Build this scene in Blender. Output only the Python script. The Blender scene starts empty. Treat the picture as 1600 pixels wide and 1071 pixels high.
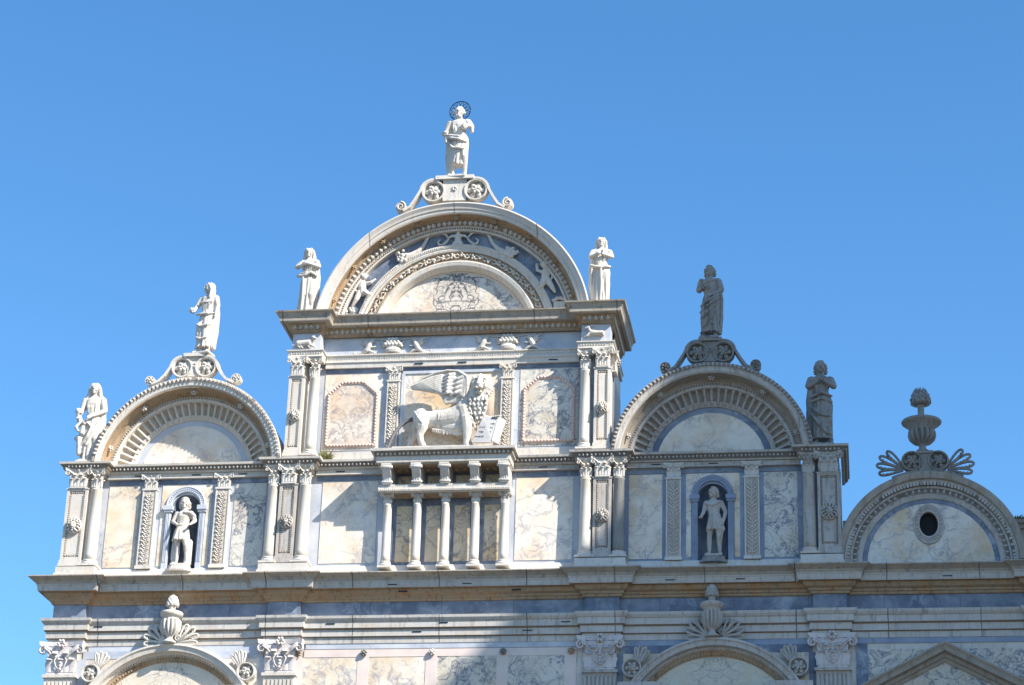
import bpy, bmesh, math, random
from math import sin, cos, pi, radians, sqrt, atan2
from mathutils import Vector, Matrix, Quaternion
random.seed(11)
SC = bpy.context.scene
COL = SC.collection

# ------------------------------------------------------------------ camera
# Facade coordinates used below: x along the facade, d = distance out of the wall, z up.
cam_d = bpy.data.cameras.new("camera"); cam = bpy.data.objects.new("camera", cam_d); COL.objects.link(cam)
cR = Vector((0.98877326, 0.14639808, 0.02991719)); cU = Vector((0.03024858, -0.39218115, 0.91939054)); cW = Vector((-0.14632996, 0.90816384, 0.39220656))
mw = Matrix((( cR.x, cU.x, -cW.x, 10.82), (cR.y, cU.y, -cW.y, -57.0), (cR.z, cU.z, -cW.z, 1.6), (0, 0, 0, 1)))
cam.matrix_world = mw
cam_d.sensor_width = 36; cam_d.lens = 3599.08/1600*36; cam_d.clip_start = .5; cam_d.clip_end = 3000
SC.camera = cam
# ------------------------------------------------------------------ light
TX, TZ = 1.70, 1.65                        # shadow shift per metre of projection (towards -x, down)
sv = Vector((TX, -1, TZ)).normalized()     # towards the sun
elev = math.asin(sv.z)
w = bpy.data.worlds.new("World"); SC.world = w; w.use_nodes = True
nt = w.node_tree; bg = nt.nodes['Background']
sky = nt.nodes.new('ShaderNodeTexSky'); sky.sky_type = 'NISHITA'; sky.sun_disc = False
sky.sun_elevation = elev; sky.sun_rotation = atan2(sv.x, sv.y)
sky.altitude = 0; sky.air_density = 1.0; sky.dust_density = 0.3; sky.ozone_density = 5.0
hs = nt.nodes.new('ShaderNodeHueSaturation'); hs.inputs['Saturation'].default_value = 1.17; hs.inputs['Hue'].default_value = .496; nt.links.new(sky.outputs[0], hs.inputs['Color']); nt.links.new(hs.outputs[0], bg.inputs[0]); bg.inputs[1].default_value = 0.124
sun_d = bpy.data.lights.new("sun", 'SUN'); sun_d.energy = 5.0; sun_d.angle = radians(.53); sun_d.color = (1, .94, .85)
sun = bpy.data.objects.new("sun", sun_d); COL.objects.link(sun)
sun.rotation_euler = sv.to_track_quat('Z', 'Y').to_euler()
SC.view_settings.view_transform = 'Standard'; SC.view_settings.look = 'None'
SC.view_settings.exposure = .95; SC.view_settings.gamma = 1

# ------------------------------------------------------------------ materials
def nmat(name):
    m = bpy.data.materials.new(name); m.use_nodes = True
    n = m.node_tree; b = n.nodes['Principled BSDF']
    return m, n, b
def N(n, t, **k):
    x = n.nodes.new(t)
    for a, v in k.items():
        if a in x.inputs.keys(): x.inputs[a].default_value = v
        else: setattr(x, a, v)
    return x
def ramp(n, fac, stops):
    r = n.nodes.new('ShaderNodeValToRGB'); e = r.color_ramp.elements
    while len(e) < len(stops): e.new(.5)
    for q, (p, c) in zip(e, stops):
        q.position = p; q.color = (c[0], c[1], c[2], 1) if not isinstance(c, (int, float)) else (c, c, c, 1)
    n.links.new(fac, r.inputs[0]); return r.outputs[0]
def mix(n, f, a, b, mode='MIX'):
    m = n.nodes.new('ShaderNodeMix'); m.data_type = 'RGBA'; m.blend_type = mode
    for s, v in ((0, f), (6, a), (7, b)):
        if hasattr(v, 'links'): n.links.new(v, m.inputs[s])
        elif s == 0: m.inputs[0].default_value = v
        else: m.inputs[s].default_value = (v[0], v[1], v[2], 1)
    return m.outputs[2]
def mathn(n, op, a, b=0.0):
    m = n.nodes.new('ShaderNodeMath'); m.operation = op
    for s, v in ((0, a), (1, b)):
        if hasattr(v, 'links'): n.links.new(v, m.inputs[s])
        else: m.inputs[s].default_value = v
    return m.outputs[0]
def coords(n, scale=(1, 1, 1), rnd=True, rot=(0, 0, 0)):
    t = N(n, 'ShaderNodeTexCoord'); mp = N(n, 'ShaderNodeMapping'); mp.inputs['Scale'].default_value = scale; mp.inputs['Rotation'].default_value = rot
    src = t.outputs['Object']
    if rnd:
        oi = N(n, 'ShaderNodeObjectInfo'); ad = N(n, 'ShaderNodeVectorMath', operation='ADD')
        ml = mathn(n, 'MULTIPLY', oi.outputs['Random'], 37.0)
        n.links.new(src, ad.inputs[0]); n.links.new(ml, ad.inputs[1]); src = ad.outputs[0]
    n.links.new(src, mp.inputs[0]); return mp.outputs[0]
def noise(n, v, s, det=5, rough=.6, dist=0.0):
    x = N(n, 'ShaderNodeTexNoise'); x.inputs['Scale'].default_value = s; x.inputs['Detail'].default_value = det
    x.inputs['Roughness'].default_value = rough; x.inputs['Distortion'].default_value = dist
    n.links.new(v, x.inputs['Vector']); return x.outputs['Fac']
def bump(n, b, h, st=.3, dist=.02):
    x = N(n, 'ShaderNodeBump'); x.inputs['Strength'].default_value = st; x.inputs['Distance'].default_value = dist
    n.links.new(h, x.inputs['Height']); n.links.new(x.outputs[0], b.inputs['Normal'])

def stone(name, base, dark, amt=.5, streak=.5, warm=None, rough=.75, joints=0, bmp=.35):
    """weathered Istrian stone: cloudy tone, rain streaks, pitting, optional slab joints"""
    m, n, b = nmat(name)
    v = coords(n); vs = coords(n, (5.5, 5.5, .7)); vw = coords(n, (1, 1, 1), False)
    c1 = noise(n, v, 1.3, 6); c2 = noise(n, v, 9, 5)
    col = mix(n, ramp(n, c1, [(.35, 0), (.7, 1)]), base, [q*.80 for q in base])
    oi_ = N(n, 'ShaderNodeObjectInfo'); col = mix(n, mathn(n, 'MULTIPLY', oi_.outputs['Random'], .45), col, [q*.72*k for q, k in zip(base, (1.02, .98, .92))])
    if warm: col = mix(n, ramp(n, noise(n, v, 1.9, 6, .65), [(.5, 0), (.72, .75)]), col, warm)
    st = ramp(n, noise(n, vs, 1.6, 7, .7), [(.52, 0), (.72, streak)])
    col = mix(n, st, col, dark)
    sp = ramp(n, c2, [(.58, 0), (.74, amt)])
    col = mix(n, sp, col, dark)
    if joints:
        se = N(n, 'ShaderNodeSeparateXYZ'); n.links.new(vw, se.inputs[0])
        wob = mathn(n, 'MULTIPLY', noise(n, vw, 2.5, 2), .05)
        fx = mathn(n, 'FRACT', mathn(n, 'DIVIDE', mathn(n, 'ADD', se.outputs[0], wob), joints))
        col = mix(n, ramp(n, fx, [(.0, 1), (.011, .8), (.014, 0)]), col, [q*.5 for q in dark])
        tone = N(n, 'ShaderNodeTexWhiteNoise'); tone.noise_dimensions = '1D'
        n.links.new(mathn(n, 'FLOOR', mathn(n, 'DIVIDE', mathn(n, 'ADD', se.outputs[0], wob), joints)), tone.inputs['W'])
        col = mix(n, mathn(n, 'MULTIPLY', tone.outputs['Value'], .3), col, [q*.72 for q in base])
    n.links.new(col, b.inputs['Base Color']); b.inputs['Roughness'].default_value = rough
    bump(n, b, noise(n, v, 22, 6), bmp, .012)
    return m

def veined(name, base, cloud, vein, vs=1.5, amount=.7, cloudamt=.7, patch=(.42, .6), slabs=0.0, tilt=.3, w=.045, mirror=None):
    """polished veined marble: crackle of thin veins gathered in patches, warm clouds"""
    m, n, b = nmat(name)
    v = coords(n, (1, 1, 1), True, (0, tilt, 0))
    if mirror is not None:                       # book-matched slabs
        t0 = N(n, 'ShaderNodeTexCoord'); s0 = N(n, 'ShaderNodeSeparateXYZ'); n.links.new(t0.outputs['Object'], s0.inputs[0])
        cb = N(n, 'ShaderNodeCombineXYZ'); n.links.new(mathn(n, 'ABSOLUTE', mathn(n, 'SUBTRACT', s0.outputs[0], mirror)), cb.inputs[0])
        n.links.new(s0.outputs[1], cb.inputs[1]); n.links.new(s0.outputs[2], cb.inputs[2]); v = cb.outputs[0]
    vd = N(n, 'ShaderNodeTexNoise'); vd.inputs['Scale'].default_value = 1.7; vd.inputs['Detail'].default_value = 6; n.links.new(v, vd.inputs['Vector'])
    sc = N(n, 'ShaderNodeVectorMath', operation='SCALE'); sc.inputs['Scale'].default_value = .9; n.links.new(vd.outputs['Color'], sc.inputs[0])
    ad = N(n, 'ShaderNodeVectorMath', operation='ADD'); n.links.new(v, ad.inputs[0]); n.links.new(sc.outputs[0], ad.inputs[1])
    def crack(s, wd):
        if mirror is not None:
            vo = N(n, 'ShaderNodeTexVoronoi'); vo.feature = 'DISTANCE_TO_EDGE'; vo.inputs['Scale'].default_value = s
            n.links.new(ad.outputs[0], vo.inputs['Vector']); return ramp(n, vo.outputs['Distance'], [(0, 1), (wd*.35, .55), (wd, 0)])
        f = noise(n, ad.outputs[0], s*.62, 5, .55, .8)          # ridged noise gives wandering veins of varied width
        rd = mathn(n, 'ABSOLUTE', mathn(n, 'SUBTRACT', f, .5))
        return ramp(n, rd, [(0, 1), (wd*.22, .5), (wd*.9, 0)])
    pm = ramp(n, noise(n, v, .8, 4), [(patch[0], 0), (patch[1], 1)])
    pm2 = ramp(n, noise(n, v, 2.6, 4), [(.4, 0), (.6, 1)])
    c = mix(n, ramp(n, noise(n, v, 1.1, 6, .62), [(.42, 0), (.68, cloudamt)]), base, cloud)
    c = mix(n, ramp(n, noise(n, v, 3.1, 7, .7, .6), [(.5, 0), (.75, .35)]), c, [.5*q+.5*r for q, r in zip(base, vein)])
    c = mix(n, mathn(n, 'MULTIPLY', mathn(n, 'MULTIPLY', crack(vs, w), pm), amount), c, vein)
    c = mix(n, mathn(n, 'MULTIPLY', mathn(n, 'MULTIPLY', crack(vs*2.7, w*1.6), mathn(n, 'MULTIPLY', pm, pm2)), amount*.8), c, vein)
    if slabs:
        vw = coords(n, (1, 1, 1), False); se = N(n, 'ShaderNodeSeparateXYZ'); n.links.new(vw, se.inputs[0])
        fx = mathn(n, 'FRACT', mathn(n, 'DIVIDE', se.outputs[0], slabs))
        c = mix(n, ramp(n, fx, [(0, .8), (.006, .5), (.009, 0)]), c, [q*.4 for q in base])
    n.links.new(c, b.inputs['Base Color']); b.inputs['Roughness'].default_value = .5
    bump(n, b, noise(n, v, 9, 5), .12, .01)
    return m

def flat(name, c, rough=.7, metal=0, var=.3, s=6):
    m, n, b = nmat(name); v = coords(n)
    col = mix(n, ramp(n, noise(n, v, s, 5), [(.35, 0), (.7, 1)]), c, [q*(1-var) for q in c])
    n.links.new(col, b.inputs['Base Color']); b.inputs['Roughness'].default_value = rough; b.inputs['Metallic'].default_value = metal
    bump(n, b, noise(n, v, s*4, 4), .3, .01)
    return m
def brick(name, c1, c2, mortar, sc=1.0, bw=.3, bh=.08):
    m, n, b = nmat(name); t = N(n, 'ShaderNodeTexCoord'); se = N(n, 'ShaderNodeSeparateXYZ'); n.links.new(t.outputs['Object'], se.inputs[0])
    cb = N(n, 'ShaderNodeCombineXYZ'); n.links.new(mathn(n, 'ADD', se.outputs[0], se.outputs[1]), cb.inputs[0]); n.links.new(se.outputs[2], cb.inputs[1])
    x = N(n, 'ShaderNodeTexBrick'); x.inputs['Color1'].default_value = (*c1, 1); x.inputs['Color2'].default_value = (*c2, 1); x.inputs['Mortar'].default_value = (*mortar, 1)
    x.inputs['Scale'].default_value = sc; x.inputs['Brick Width'].default_value = bw; x.inputs['Row Height'].default_value = bh; x.inputs['Mortar Size'].default_value = .008
    n.links.new(cb.outputs[0], x.inputs['Vector']); n.links.new(x.outputs['Color'], b.inputs['Base Color']); b.inputs['Roughness'].default_value = .85
    return m

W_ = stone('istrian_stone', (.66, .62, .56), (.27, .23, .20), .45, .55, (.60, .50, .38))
WC = stone('cornice_stone', (.42, .37, .31), (.12, .10, .085), .7, .85, (.50, .40, .28), joints=2.3)
WJ = stone('jointed_stone', (.56, .525, .48), (.17, .145, .125), .6, .8, (.48, .39, .29), joints=2.3)
WR = stone('shade_darkened_stone', (.49, .46, .425), (.11, .095, .085), .65, .85, (.40, .33, .25))  # uncleaned stone, darkened further so the right side reads in shade
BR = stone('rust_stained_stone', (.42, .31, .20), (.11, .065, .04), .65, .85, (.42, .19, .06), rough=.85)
SHD = stone('recess_shade_stone', (.26, .20, .15), (.09, .07, .055), .5, .6, (.30, .18, .09), rough=.9)  # dark tone stands in for shade in the gaps between ornaments
SHDG = stone('grey_recess_shade_stone', (.19, .17, .15), (.07, .06, .055), .5, .6, rough=.9)  # greyer version of the painted gap shade, for the right side
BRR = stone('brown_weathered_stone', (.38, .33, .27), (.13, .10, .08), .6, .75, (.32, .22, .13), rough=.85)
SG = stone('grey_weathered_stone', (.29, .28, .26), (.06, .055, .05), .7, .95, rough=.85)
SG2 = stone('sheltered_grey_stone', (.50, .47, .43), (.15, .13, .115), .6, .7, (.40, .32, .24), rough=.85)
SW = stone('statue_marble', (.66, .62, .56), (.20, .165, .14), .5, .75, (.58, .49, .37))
PIL = stone('column_marble', (.68, .63, .56), (.40, .33, .26), .3, .4, (.64, .49, .32), bmp=.15)
CR = veined('cream_marble', (.72, .65, .55), (.62, .45, .26), (.24, .23, .26), 2.1, .8, .95, (.36, .54))
CRW = veined('pale_cream_marble', (.72, .66, .57), (.66, .50, .34), (.26, .25, .28), 1.9, .8, .95, (.36, .54))
CRL = veined('warm_veined_marble', (.66, .58, .49), (.60, .43, .28), (.26, .22, .22), 3.4, 1.0, .9, (.2, .36))
CG = veined('grey_clouded_marble', (.62, .58, .50), (.52, .42, .28), (.09, .10, .15), 2.8, 1.0, .7, (.26, .46))
CGM = veined('book_matched_marble', (.62, .57, .48), (.55, .42, .26), (.10, .11, .15), 2.6, .8, .7, (.34, .5), mirror=-7.13)
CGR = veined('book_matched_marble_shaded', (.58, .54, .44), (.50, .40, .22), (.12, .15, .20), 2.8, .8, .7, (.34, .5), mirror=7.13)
BK = veined('black_veined_marble', (.62, .56, .48), (.46, .39, .31), (.03, .035, .05), 3.0, 1.0, .55, (.22, .36), tilt=.1, w=.085, mirror=.03)
OC = veined('ochre_marble', (.66, .54, .37), (.60, .40, .19), (.10, .10, .13), 2.4, .85, .8, (.3, .5))
BL = veined('blue_grey_marble', (.10, .125, .175), (.26, .29, .345), (.50, .54, .60), 1.2, .45, .9, (.45, .6), slabs=1.9, tilt=1.1)
BM = veined('shade_toned_blue_marble', (.215, .26, .345), (.33, .37, .43), (.13, .16, .23), 1.0, .6, .9, (.42, .6), tilt=1.0)  # copy of the pale blue marble with the right bay's shade in its colour
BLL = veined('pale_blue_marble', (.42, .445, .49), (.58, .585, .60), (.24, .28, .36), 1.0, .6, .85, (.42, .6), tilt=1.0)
PK = flat('pink_marble', (.66, .45, .36), .6, var=.2, s=3)
PKL = flat('pale_pink_marble', (.70, .58, .52), .6, var=.15, s=2)
IR = flat('dark_iron', (.03, .035, .05), .5, .6)
SHDL = stone('pale_recess_shade_stone', (.52, .475, .42), (.16, .13, .11), .5, .5, (.36, .27, .18), rough=.9)  # lighter painted shade for the ground between carved leaves
FL1 = stone('hollow_shade_stone', (.63, .57, .49), (.30, .22, .15), .5, .5, (.58, .44, .29), rough=.9)  # brown tone paints shade into the flute hollows
FL2 = stone('grey_hollow_shade_stone', (.47, .44, .40), (.17, .15, .13), .5, .6, rough=.9)  # grey tone paints shade into the right gable's flute hollows
GRB = flat('shaded_book_stone', (.38, .375, .375), .7, var=.2)  # greyed so the sunlit book looks shaded
DK = flat('window_darkness', (.012, .012, .014), .9)
BRZ = flat('dark_weathered_tail', (.13, .13, .14), .6)
LEAF = flat('dry_leaf', (.17, .17, .05), .8, var=.5, s=20)
TILE = brick('roof_tile', (.32, .17, .10), (.40, .24, .15), (.12, .08, .06), 1, .2, .3)
BRICK = brick('church_brick', (.33, .17, .12), (.40, .22, .15), (.45, .40, .34))
PAVE = brick('grey_paving', (.15, .145, .14), (.18, .175, .165), (.08, .08, .075), 1, .9, .45)

# ------------------------------------------------------------------ mesh builder
class MB:
    def __init__(s): s.v = []; s.f = []; s.sm = []; s.T = None
    def add(s, vs, fs, smooth=False):
        o = len(s.v); T = s.T
        s.v += [T(*p) for p in vs] if T else list(vs)
        s.f += [tuple(i+o for i in f) for f in fs]; s.sm += [smooth]*len(fs)
    def box(s, x0, x1, d0, d1, z0, z1):
        s.add([(x0,d0,z0),(x1,d0,z0),(x1,d1,z0),(x0,d1,z0),(x0,d0,z1),(x1,d0,z1),(x1,d1,z1),(x0,d1,z1)],
              [(0,1,2,3),(4,7,6,5),(0,4,5,1),(1,5,6,2),(2,6,7,3),(3,7,4,0)])
    def prism(s, poly, d0, d1):                      # polygon in (x, z), extruded in d
        n = len(poly)
        s.add([(x, d0, z) for x, z in poly]+[(x, d1, z) for x, z in poly],
              [tuple(range(n)), tuple(range(2*n-1, n-1, -1))]+[(i, (i+1) % n, n+(i+1) % n, n+i) for i in range(n)])
    def run(s, prof, path):                          # profile (p, z) swept along a plan path (x, d), mitred
        pts = []
        nr = []
        for i in range(len(path)-1):
            tx, td = path[i+1][0]-path[i][0], path[i+1][1]-path[i][1]; L = sqrt(tx*tx+td*td); nr.append((-td/L, tx/L))
        m = len(prof)
        for i, (x, d) in enumerate(path):
            a = nr[max(i-1, 0)]; b = nr[min(i, len(nr)-1)]; k = 1+a[0]*b[0]+a[1]*b[1]
            mx, md = (a[0]+b[0])/k, (a[1]+b[1])/k
            pts += [(x+mx*p, d+md*p, z) for p, z in prof]
        fs = [(i*m+j, i*m+(j+1) % m, (i+1)*m+(j+1) % m, (i+1)*m+j) for i in range(len(path)-1) for j in range(m)]
        fs += [tuple(range(m)), tuple(range(len(pts)-1, len(pts)-1-m, -1))]
        s.add(pts, fs)
    def arc(s, prof, cx, cz, a0=0, a1=pi, n=64):     # closed profile (r, d) swept round an arc
        m = len(prof); pts = []
        for i in range(n+1):
            a = a0+(a1-a0)*i/n
            pts += [(cx+r*cos(a), d, cz+r*sin(a)) for r, d in prof]
        fs = [(i*m+j, i*m+(j+1) % m, (i+1)*m+(j+1) % m, (i+1)*m+j) for i in range(n) for j in range(m)]
        if abs(a1-a0) < 6.28: fs += [tuple(range(m)), tuple(range(len(pts)-1, len(pts)-1-m, -1))]
        s.add(pts, fs)
    def ball(s, c, r, seg=8, rings=5, rot=None):
        if isinstance(r, (int, float)): r = (r, r, r)
        R = rot.to_matrix() if rot else None
        pts = []
        def P(x, y, z):
            q = Vector((x*r[0], y*r[1], z*r[2])); q = R @ q if R else q
            return (c[0]+q.x, c[1]+q.y, c[2]+q.z)
        pts.append(P(0, 0, 1))
        for i in range(1, rings):
            t = pi*i/rings
            pts += [P(sin(t)*cos(2*pi*j/seg), sin(t)*sin(2*pi*j/seg), cos(t)) for j in range(seg)]
        pts.append(P(0, 0, -1)); e = len(pts)-1
        fs = [(0, 1+j, 1+(j+1) % seg) for j in range(seg)]
        for i in range(rings-2):
            a = 1+i*seg; fs += [(a+j, a+seg+j, a+seg+(j+1) % seg, a+(j+1) % seg) for j in range(seg)]
        a = 1+(rings-2)*seg; fs += [(a+j, e, a+(j+1) % seg) for j in range(seg)]
        s.add(pts, fs, True)
    def tube(s, P, R, seg=8, flat=1.0):              # round tube along points, rounded ends
        P = [Vector(p) for p in P]
        if not hasattr(R, '__len__'): R = [R]*len(P)
        t0 = (P[1]-P[0]).normalized(); t1 = (P[-1]-P[-2]).normalized()
        P = [P[0]-t0*R[0]*.7]+P+[P[-1]+t1*R[-1]*.7]; R = [R[0]*.55]+list(R)+[R[-1]*.55]
        up = Vector((0, 1, 0)); pts = []
        for i, p in enumerate(P):
            t = (P[min(i+1, len(P)-1)]-P[max(i-1, 0)]).normalized()
            if abs(t.dot(up)) > .95: up = Vector((1, 0, 0))
            a = (up-t*up.dot(t)).normalized(); b = t.cross(a); up = a
            pts += [tuple(p+a*R[i]*flat*cos(2*pi*j/seg)+b*R[i]*sin(2*pi*j/seg)) for j in range(seg)]
        n = len(P)
        fs = [(i*seg+j, i*seg+(j+1) % seg, (i+1)*seg+(j+1) % seg, (i+1)*seg+j) for i in range(n-1) for j in range(seg)]
        fs += [tuple(range(seg)), tuple(range(n*seg-1, n*seg-1-seg, -1))]
        s.add(pts, fs, True)
    def loft(s, secs, seg=40, fold=None):            # secs (z, cx, cd, rx, rd, amp)
        pts = []
        for z, cx, cd, rx, rd, am in secs:
            for j in range(seg):
                t = 2*pi*j/seg; k = 1+(fold(t, z)*am if fold else 0)
                pts.append((cx+rx*k*cos(t), cd+rd*k*sin(t), z))
        n = len(secs)
        fs = [(i*seg+j, i*seg+(j+1) % seg, (i+1)*seg+(j+1) % seg, (i+1)*seg+j) for i in range(n-1) for j in range(seg)]
        fs += [tuple(range(seg)), tuple(range(n*seg-1, n*seg-1-seg, -1))]
        s.add(pts, fs, True)
    def lathe(s, prof, cx=0, cd=0, seg=24, gad=0, gam=0):   # prof (r, z); gad = gadroon count
        pts = []
        for q in prof:
            r, z = q[0], q[1]; g = q[2] if len(q) > 2 else 0
            for j in range(seg):
                t = 2*pi*j/seg; k = r*(1+g*gam*(abs(sin(gad*t/2))-.8)) if g else r
                pts.append((cx+k*cos(t), cd+k*sin(t), z))
        n = len(prof)
        fs = [(i*seg+j, i*seg+(j+1) % seg, (i+1)*seg+(j+1) % seg, (i+1)*seg+j) for i in range(n-1) for j in range(seg)]
        fs += [tuple(range(seg)), tuple(range(n*seg-1, n*seg-1-seg, -1))]
        s.add(pts, fs, True)
    def build(s, name, mat, parent=None, loc=(0, 0, 0), remesh=0, label=None, smooth_it=2, auto=True):
        me = bpy.data.meshes.new(name); me.from_pydata([(x, -d, z) for x, d, z in s.v], [], s.f)
        bm = bmesh.new(); bm.from_mesh(me); bmesh.ops.recalc_face_normals(bm, faces=bm.faces); bm.to_mesh(me); bm.free()
        ob = bpy.data.objects.new(name, me); COL.objects.link(ob)
        if remesh:
            md = ob.modifiers.new('r', 'REMESH'); md.mode = 'VOXEL'; md.voxel_size = remesh; md.adaptivity = 0
            m2 = ob.modifiers.new('s', 'SMOOTH'); m2.factor = .5; m2.iterations = smooth_it
            dg = bpy.context.evaluated_depsgraph_get(); me2 = bpy.data.meshes.new_from_object(ob.evaluated_get(dg))
            ob.modifiers.clear(); ob.data = me2; me2.name = name; bpy.data.meshes.remove(me); me = me2
            me.polygons.foreach_set('use_smooth', [True]*len(me.polygons))
        else:
            me.polygons.foreach_set('use_smooth', s.sm)
        me.materials.clear(); me.materials.append(mat)
        ob.location = (loc[0], -loc[1], loc[2])
        if parent: ob.parent = parent
        if label: ob['label'] = label
        return ob

def thing(name, label, cat, loc=(0, 0, 0), group=None):
    o = bpy.data.objects.new(name, None); COL.objects.link(o); o.location = (loc[0], -loc[1], loc[2]); o.empty_display_size = .3
    o['label'] = label; o['category'] = cat
    if group: o['group'] = group
    return o
def tag(o, label, cat, group=None):
    o['label'] = label; o['category'] = cat
    if group: o['group'] = group
    return o
def copy_part(o, parent, dx=0, dd=0, dz=0):
    c = o.copy(); COL.objects.link(c); c.parent = parent
    c.location = (o.location.x+dx, o.location.y-dd, o.location.z+dz)
    for ch in list(o.children):
        g = ch.copy(); COL.objects.link(g); g.parent = c
    return c

JR = random.Random(77)
# ornament pieces in a local frame (u along, v out, w up)
def orn_egg(m, s):
    m.ball((0, s*.1, 0), (s*.34, s*.3, s*.5), 6, 4)
    pts = [(-.48, .0, .5), (-.46, .1, -.1), (-.25, .14, -.5), (0, .16, -.62), (.25, .14, -.5), (.46, .1, -.1), (.48, 0, .5)]
    m.tube([(a*s, b*s, c*s) for a, b, c in pts], s*.07, 4)
def orn_bead(m, s): m.ball((0, s*.15, 0), (s*.34, s*.34, s*.42), 6, 4)
def orn_dentil(m, s): m.box(-s*.32, s*.32, -s*.1, s*.35, -s*.5, s*.5)
def row(m, orn, s, x0, x1, d, z, step):
    n = max(1, round((x1-x0)/step)); st = (x1-x0)/n
    for i in range(n):
        x = x0+st*(i+.5); m.T = (lambda X, Z: lambda u, v, w: (X+u, d+v, Z+w))(x+JR.uniform(-.06, .06)*s, z+JR.uniform(-.05, .05)*s); JR.random() > .015 and orn(m, s*JR.uniform(.9, 1.06))
    m.T = None
def row_d(m, orn, s, x, sgn, d0, d1, z, step):       # ornament row along a return, facing sgn*x
    n = max(1, round((d1-d0)/step)); st = (d1-d0)/n
    for i in range(n):
        dd = d0+st*(i+.5); m.T = (lambda D: lambda u, v, w: (x+sgn*v, D+u, z+w))(dd); orn(m, s)
    m.T = None
def arow(m, orn, s, cx, cz, r, d, step, a0=0, a1=pi):
    n = max(1, round((a1-a0)*r/step)); da = (a1-a0)/n
    for i in range(n):
        a = a0+da*(i+.5+JR.uniform(-.06, .06)); ca, sa = cos(a), sin(a)
        if JR.random() < .015: continue
        s1 = s*JR.uniform(.9, 1.06)
        m.T = (lambda ca, sa: lambda u, v, w: (cx+(r+w)*ca+u*sa, d+v, cz+(r+w)*sa-u*ca))(ca, sa); orn(m, s1)
    m.T = None
def at(m, x, d, z, k=1.0, rot=0.0, flip=1):
    c, s = cos(rot), sin(rot)
    m.T = lambda u, v, w: (x+flip*k*(u*c-w*s), d+k*v, z+k*(u*s+w*c))

# acanthus leaf: a curved tapering strip with lobed edge and curled tip
def leaf(m, w, h, curl=.35, n=6):
    pts = []; fs = []
    for i in range(n+1):
        t = i/n; zz = h*sin(t*1.9)/sin(1.6) if t < .85 else h*sin(.85*1.9)/sin(1.6)-(t-.85)*h*.9
        out = curl*h*t**2.2; ww = w*.5*(.75+.35*sin(t*pi))*(1 if i % 2 == 0 else .82)*(1-.35*t)
        pts += [(-ww, out-.02, zz), (-ww*.4, out+.03*h, zz), (0, out+.015*h, zz), (ww*.4, out+.03*h, zz), (ww, out-.02, zz)]
    for i in range(n):
        for j in range(4): a = i*5+j; fs.append((a, a+1, a+6, a+5))
    m.add(pts, fs, True)
    # back side gives thickness
    m.add([(x, d-.03*h, z) for x, d, z in pts], [tuple(reversed(f)) for f in fs], True)

def spiral(m, x, d, z, r, turns=1.6, dirn=1, t=.16, th=None, a0=0):
    P = []; n = int(14*turns)
    for i in range(n+1):
        k = i/n; a = a0+dirn*turns*2*pi*k; rr = r*(1-.82*k); P.append((x+rr*cos(a), d, z+rr*sin(a)))
    m.tube(P, [r*t*(1-.4*i/n) for i in range(n+1)], 5, th or 1.6)

def capital(kind, w, h, dep):
    """Corinthian-like capital standing on z=0, centred on x=0; back at d=0 for pilasters, centred on d=0 for columns"""
    m = MB(); hw = w/2
    col = kind == 'col'
    f = 0 if col else dep
    m_top = h
    if col:
        m.lathe([(hw*.66, 0), (hw*.76, .02), (hw*.76, .05), (hw*.66, .07), (hw*.66, h*.45), (hw*.8, h*.8), (hw*1.0, h*.86)], 0, 0, 14)
    else:
        m.box(-hw*.78, hw*.78, 0, dep*.9, 0, h*.06)
        m.add([(-hw*.68, 0, h*.06), (hw*.68, 0, h*.06), (hw*.68, dep*.8, h*.06), (-hw*.68, dep*.8, h*.06), (-hw*.85, 0, h*.86), (hw*.85, 0, h*.86), (hw*.85, dep, h*.86), (-hw*.85, dep, h*.86)],
              [(0,1,2,3),(4,7,6,5),(0,4,5,1),(1,5,6,2),(2,6,7,3),(3,7,4,0)])
    # abacus with concave front
    fr = hw*1.15 if col else dep+hw*.22
    bk = -hw*1.15 if col else 0
    n = 8; poly = [(-hw*1.18, bk)]+[(-hw*1.18+2*hw*1.18*i/n, fr-hw*.26*sin(pi*i/n)) for i in range(n+1)]+[(hw*1.18, bk)]
    k = len(poly)
    m.add([(x, d, h*.87) for x, d in poly]+[(x*1.04, d+.01, h) for x, d in poly], [tuple(range(k)), tuple(range(2*k-1, k-1, -1))]+[(i, (i+1) % k, k+(i+1) % k, k+i) for i in range(k)])
    ff = hw*.75 if col else dep*.85
    # leaves: two rows on the front, sides too
    for q, (ww, hh, off) in enumerate(((hw*.62, h*.42, 0), (hw*.62, h*.62, .5))):
        for i in (-1, 0, 1) if q == 0 else (-.5, .5):
            x = i*hw*.62
            m.T = (lambda X, DD: lambda u, v, w_: (X+u, DD+v, h*.08+w_))(x, (ff*.86 if col else ff*.98) - (abs(i)*hw*.12 if col else 0)); leaf(m, ww, hh, .3)
    for sg in (-1, 1):
        m.T = (lambda S: lambda u, v, w_: (S*(hw*.66+v), (0 if col else dep*.5)+u, h*.08+w_))(sg); leaf(m, hw*.6 if col else dep*.9, h*.42, .3)
        m.T = None
        spiral(m, sg*hw*1.02, fr-hw*.16, h*.74, hw*.24, 1.4, -sg, .3, 1.8, pi/2)
        m.tube([(sg*hw*.25, ff, h*.5), (sg*hw*.55, ff+.02, h*.74), (sg*hw*.95, fr-hw*.12, h*.86)], [hw*.07, hw*.09, hw*.1], 5)
    m.T = None
    # flower on the abacus
    for a in range(5): m.ball((cos(a*2*pi/5)*hw*.12, fr-hw*.2, h*.9+sin(a*2*pi/5)*hw*.12), hw*.09, 5, 4)
    m.ball((0, fr-hw*.16, h*.9), hw*.1, 5, 4)
    return m

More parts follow.
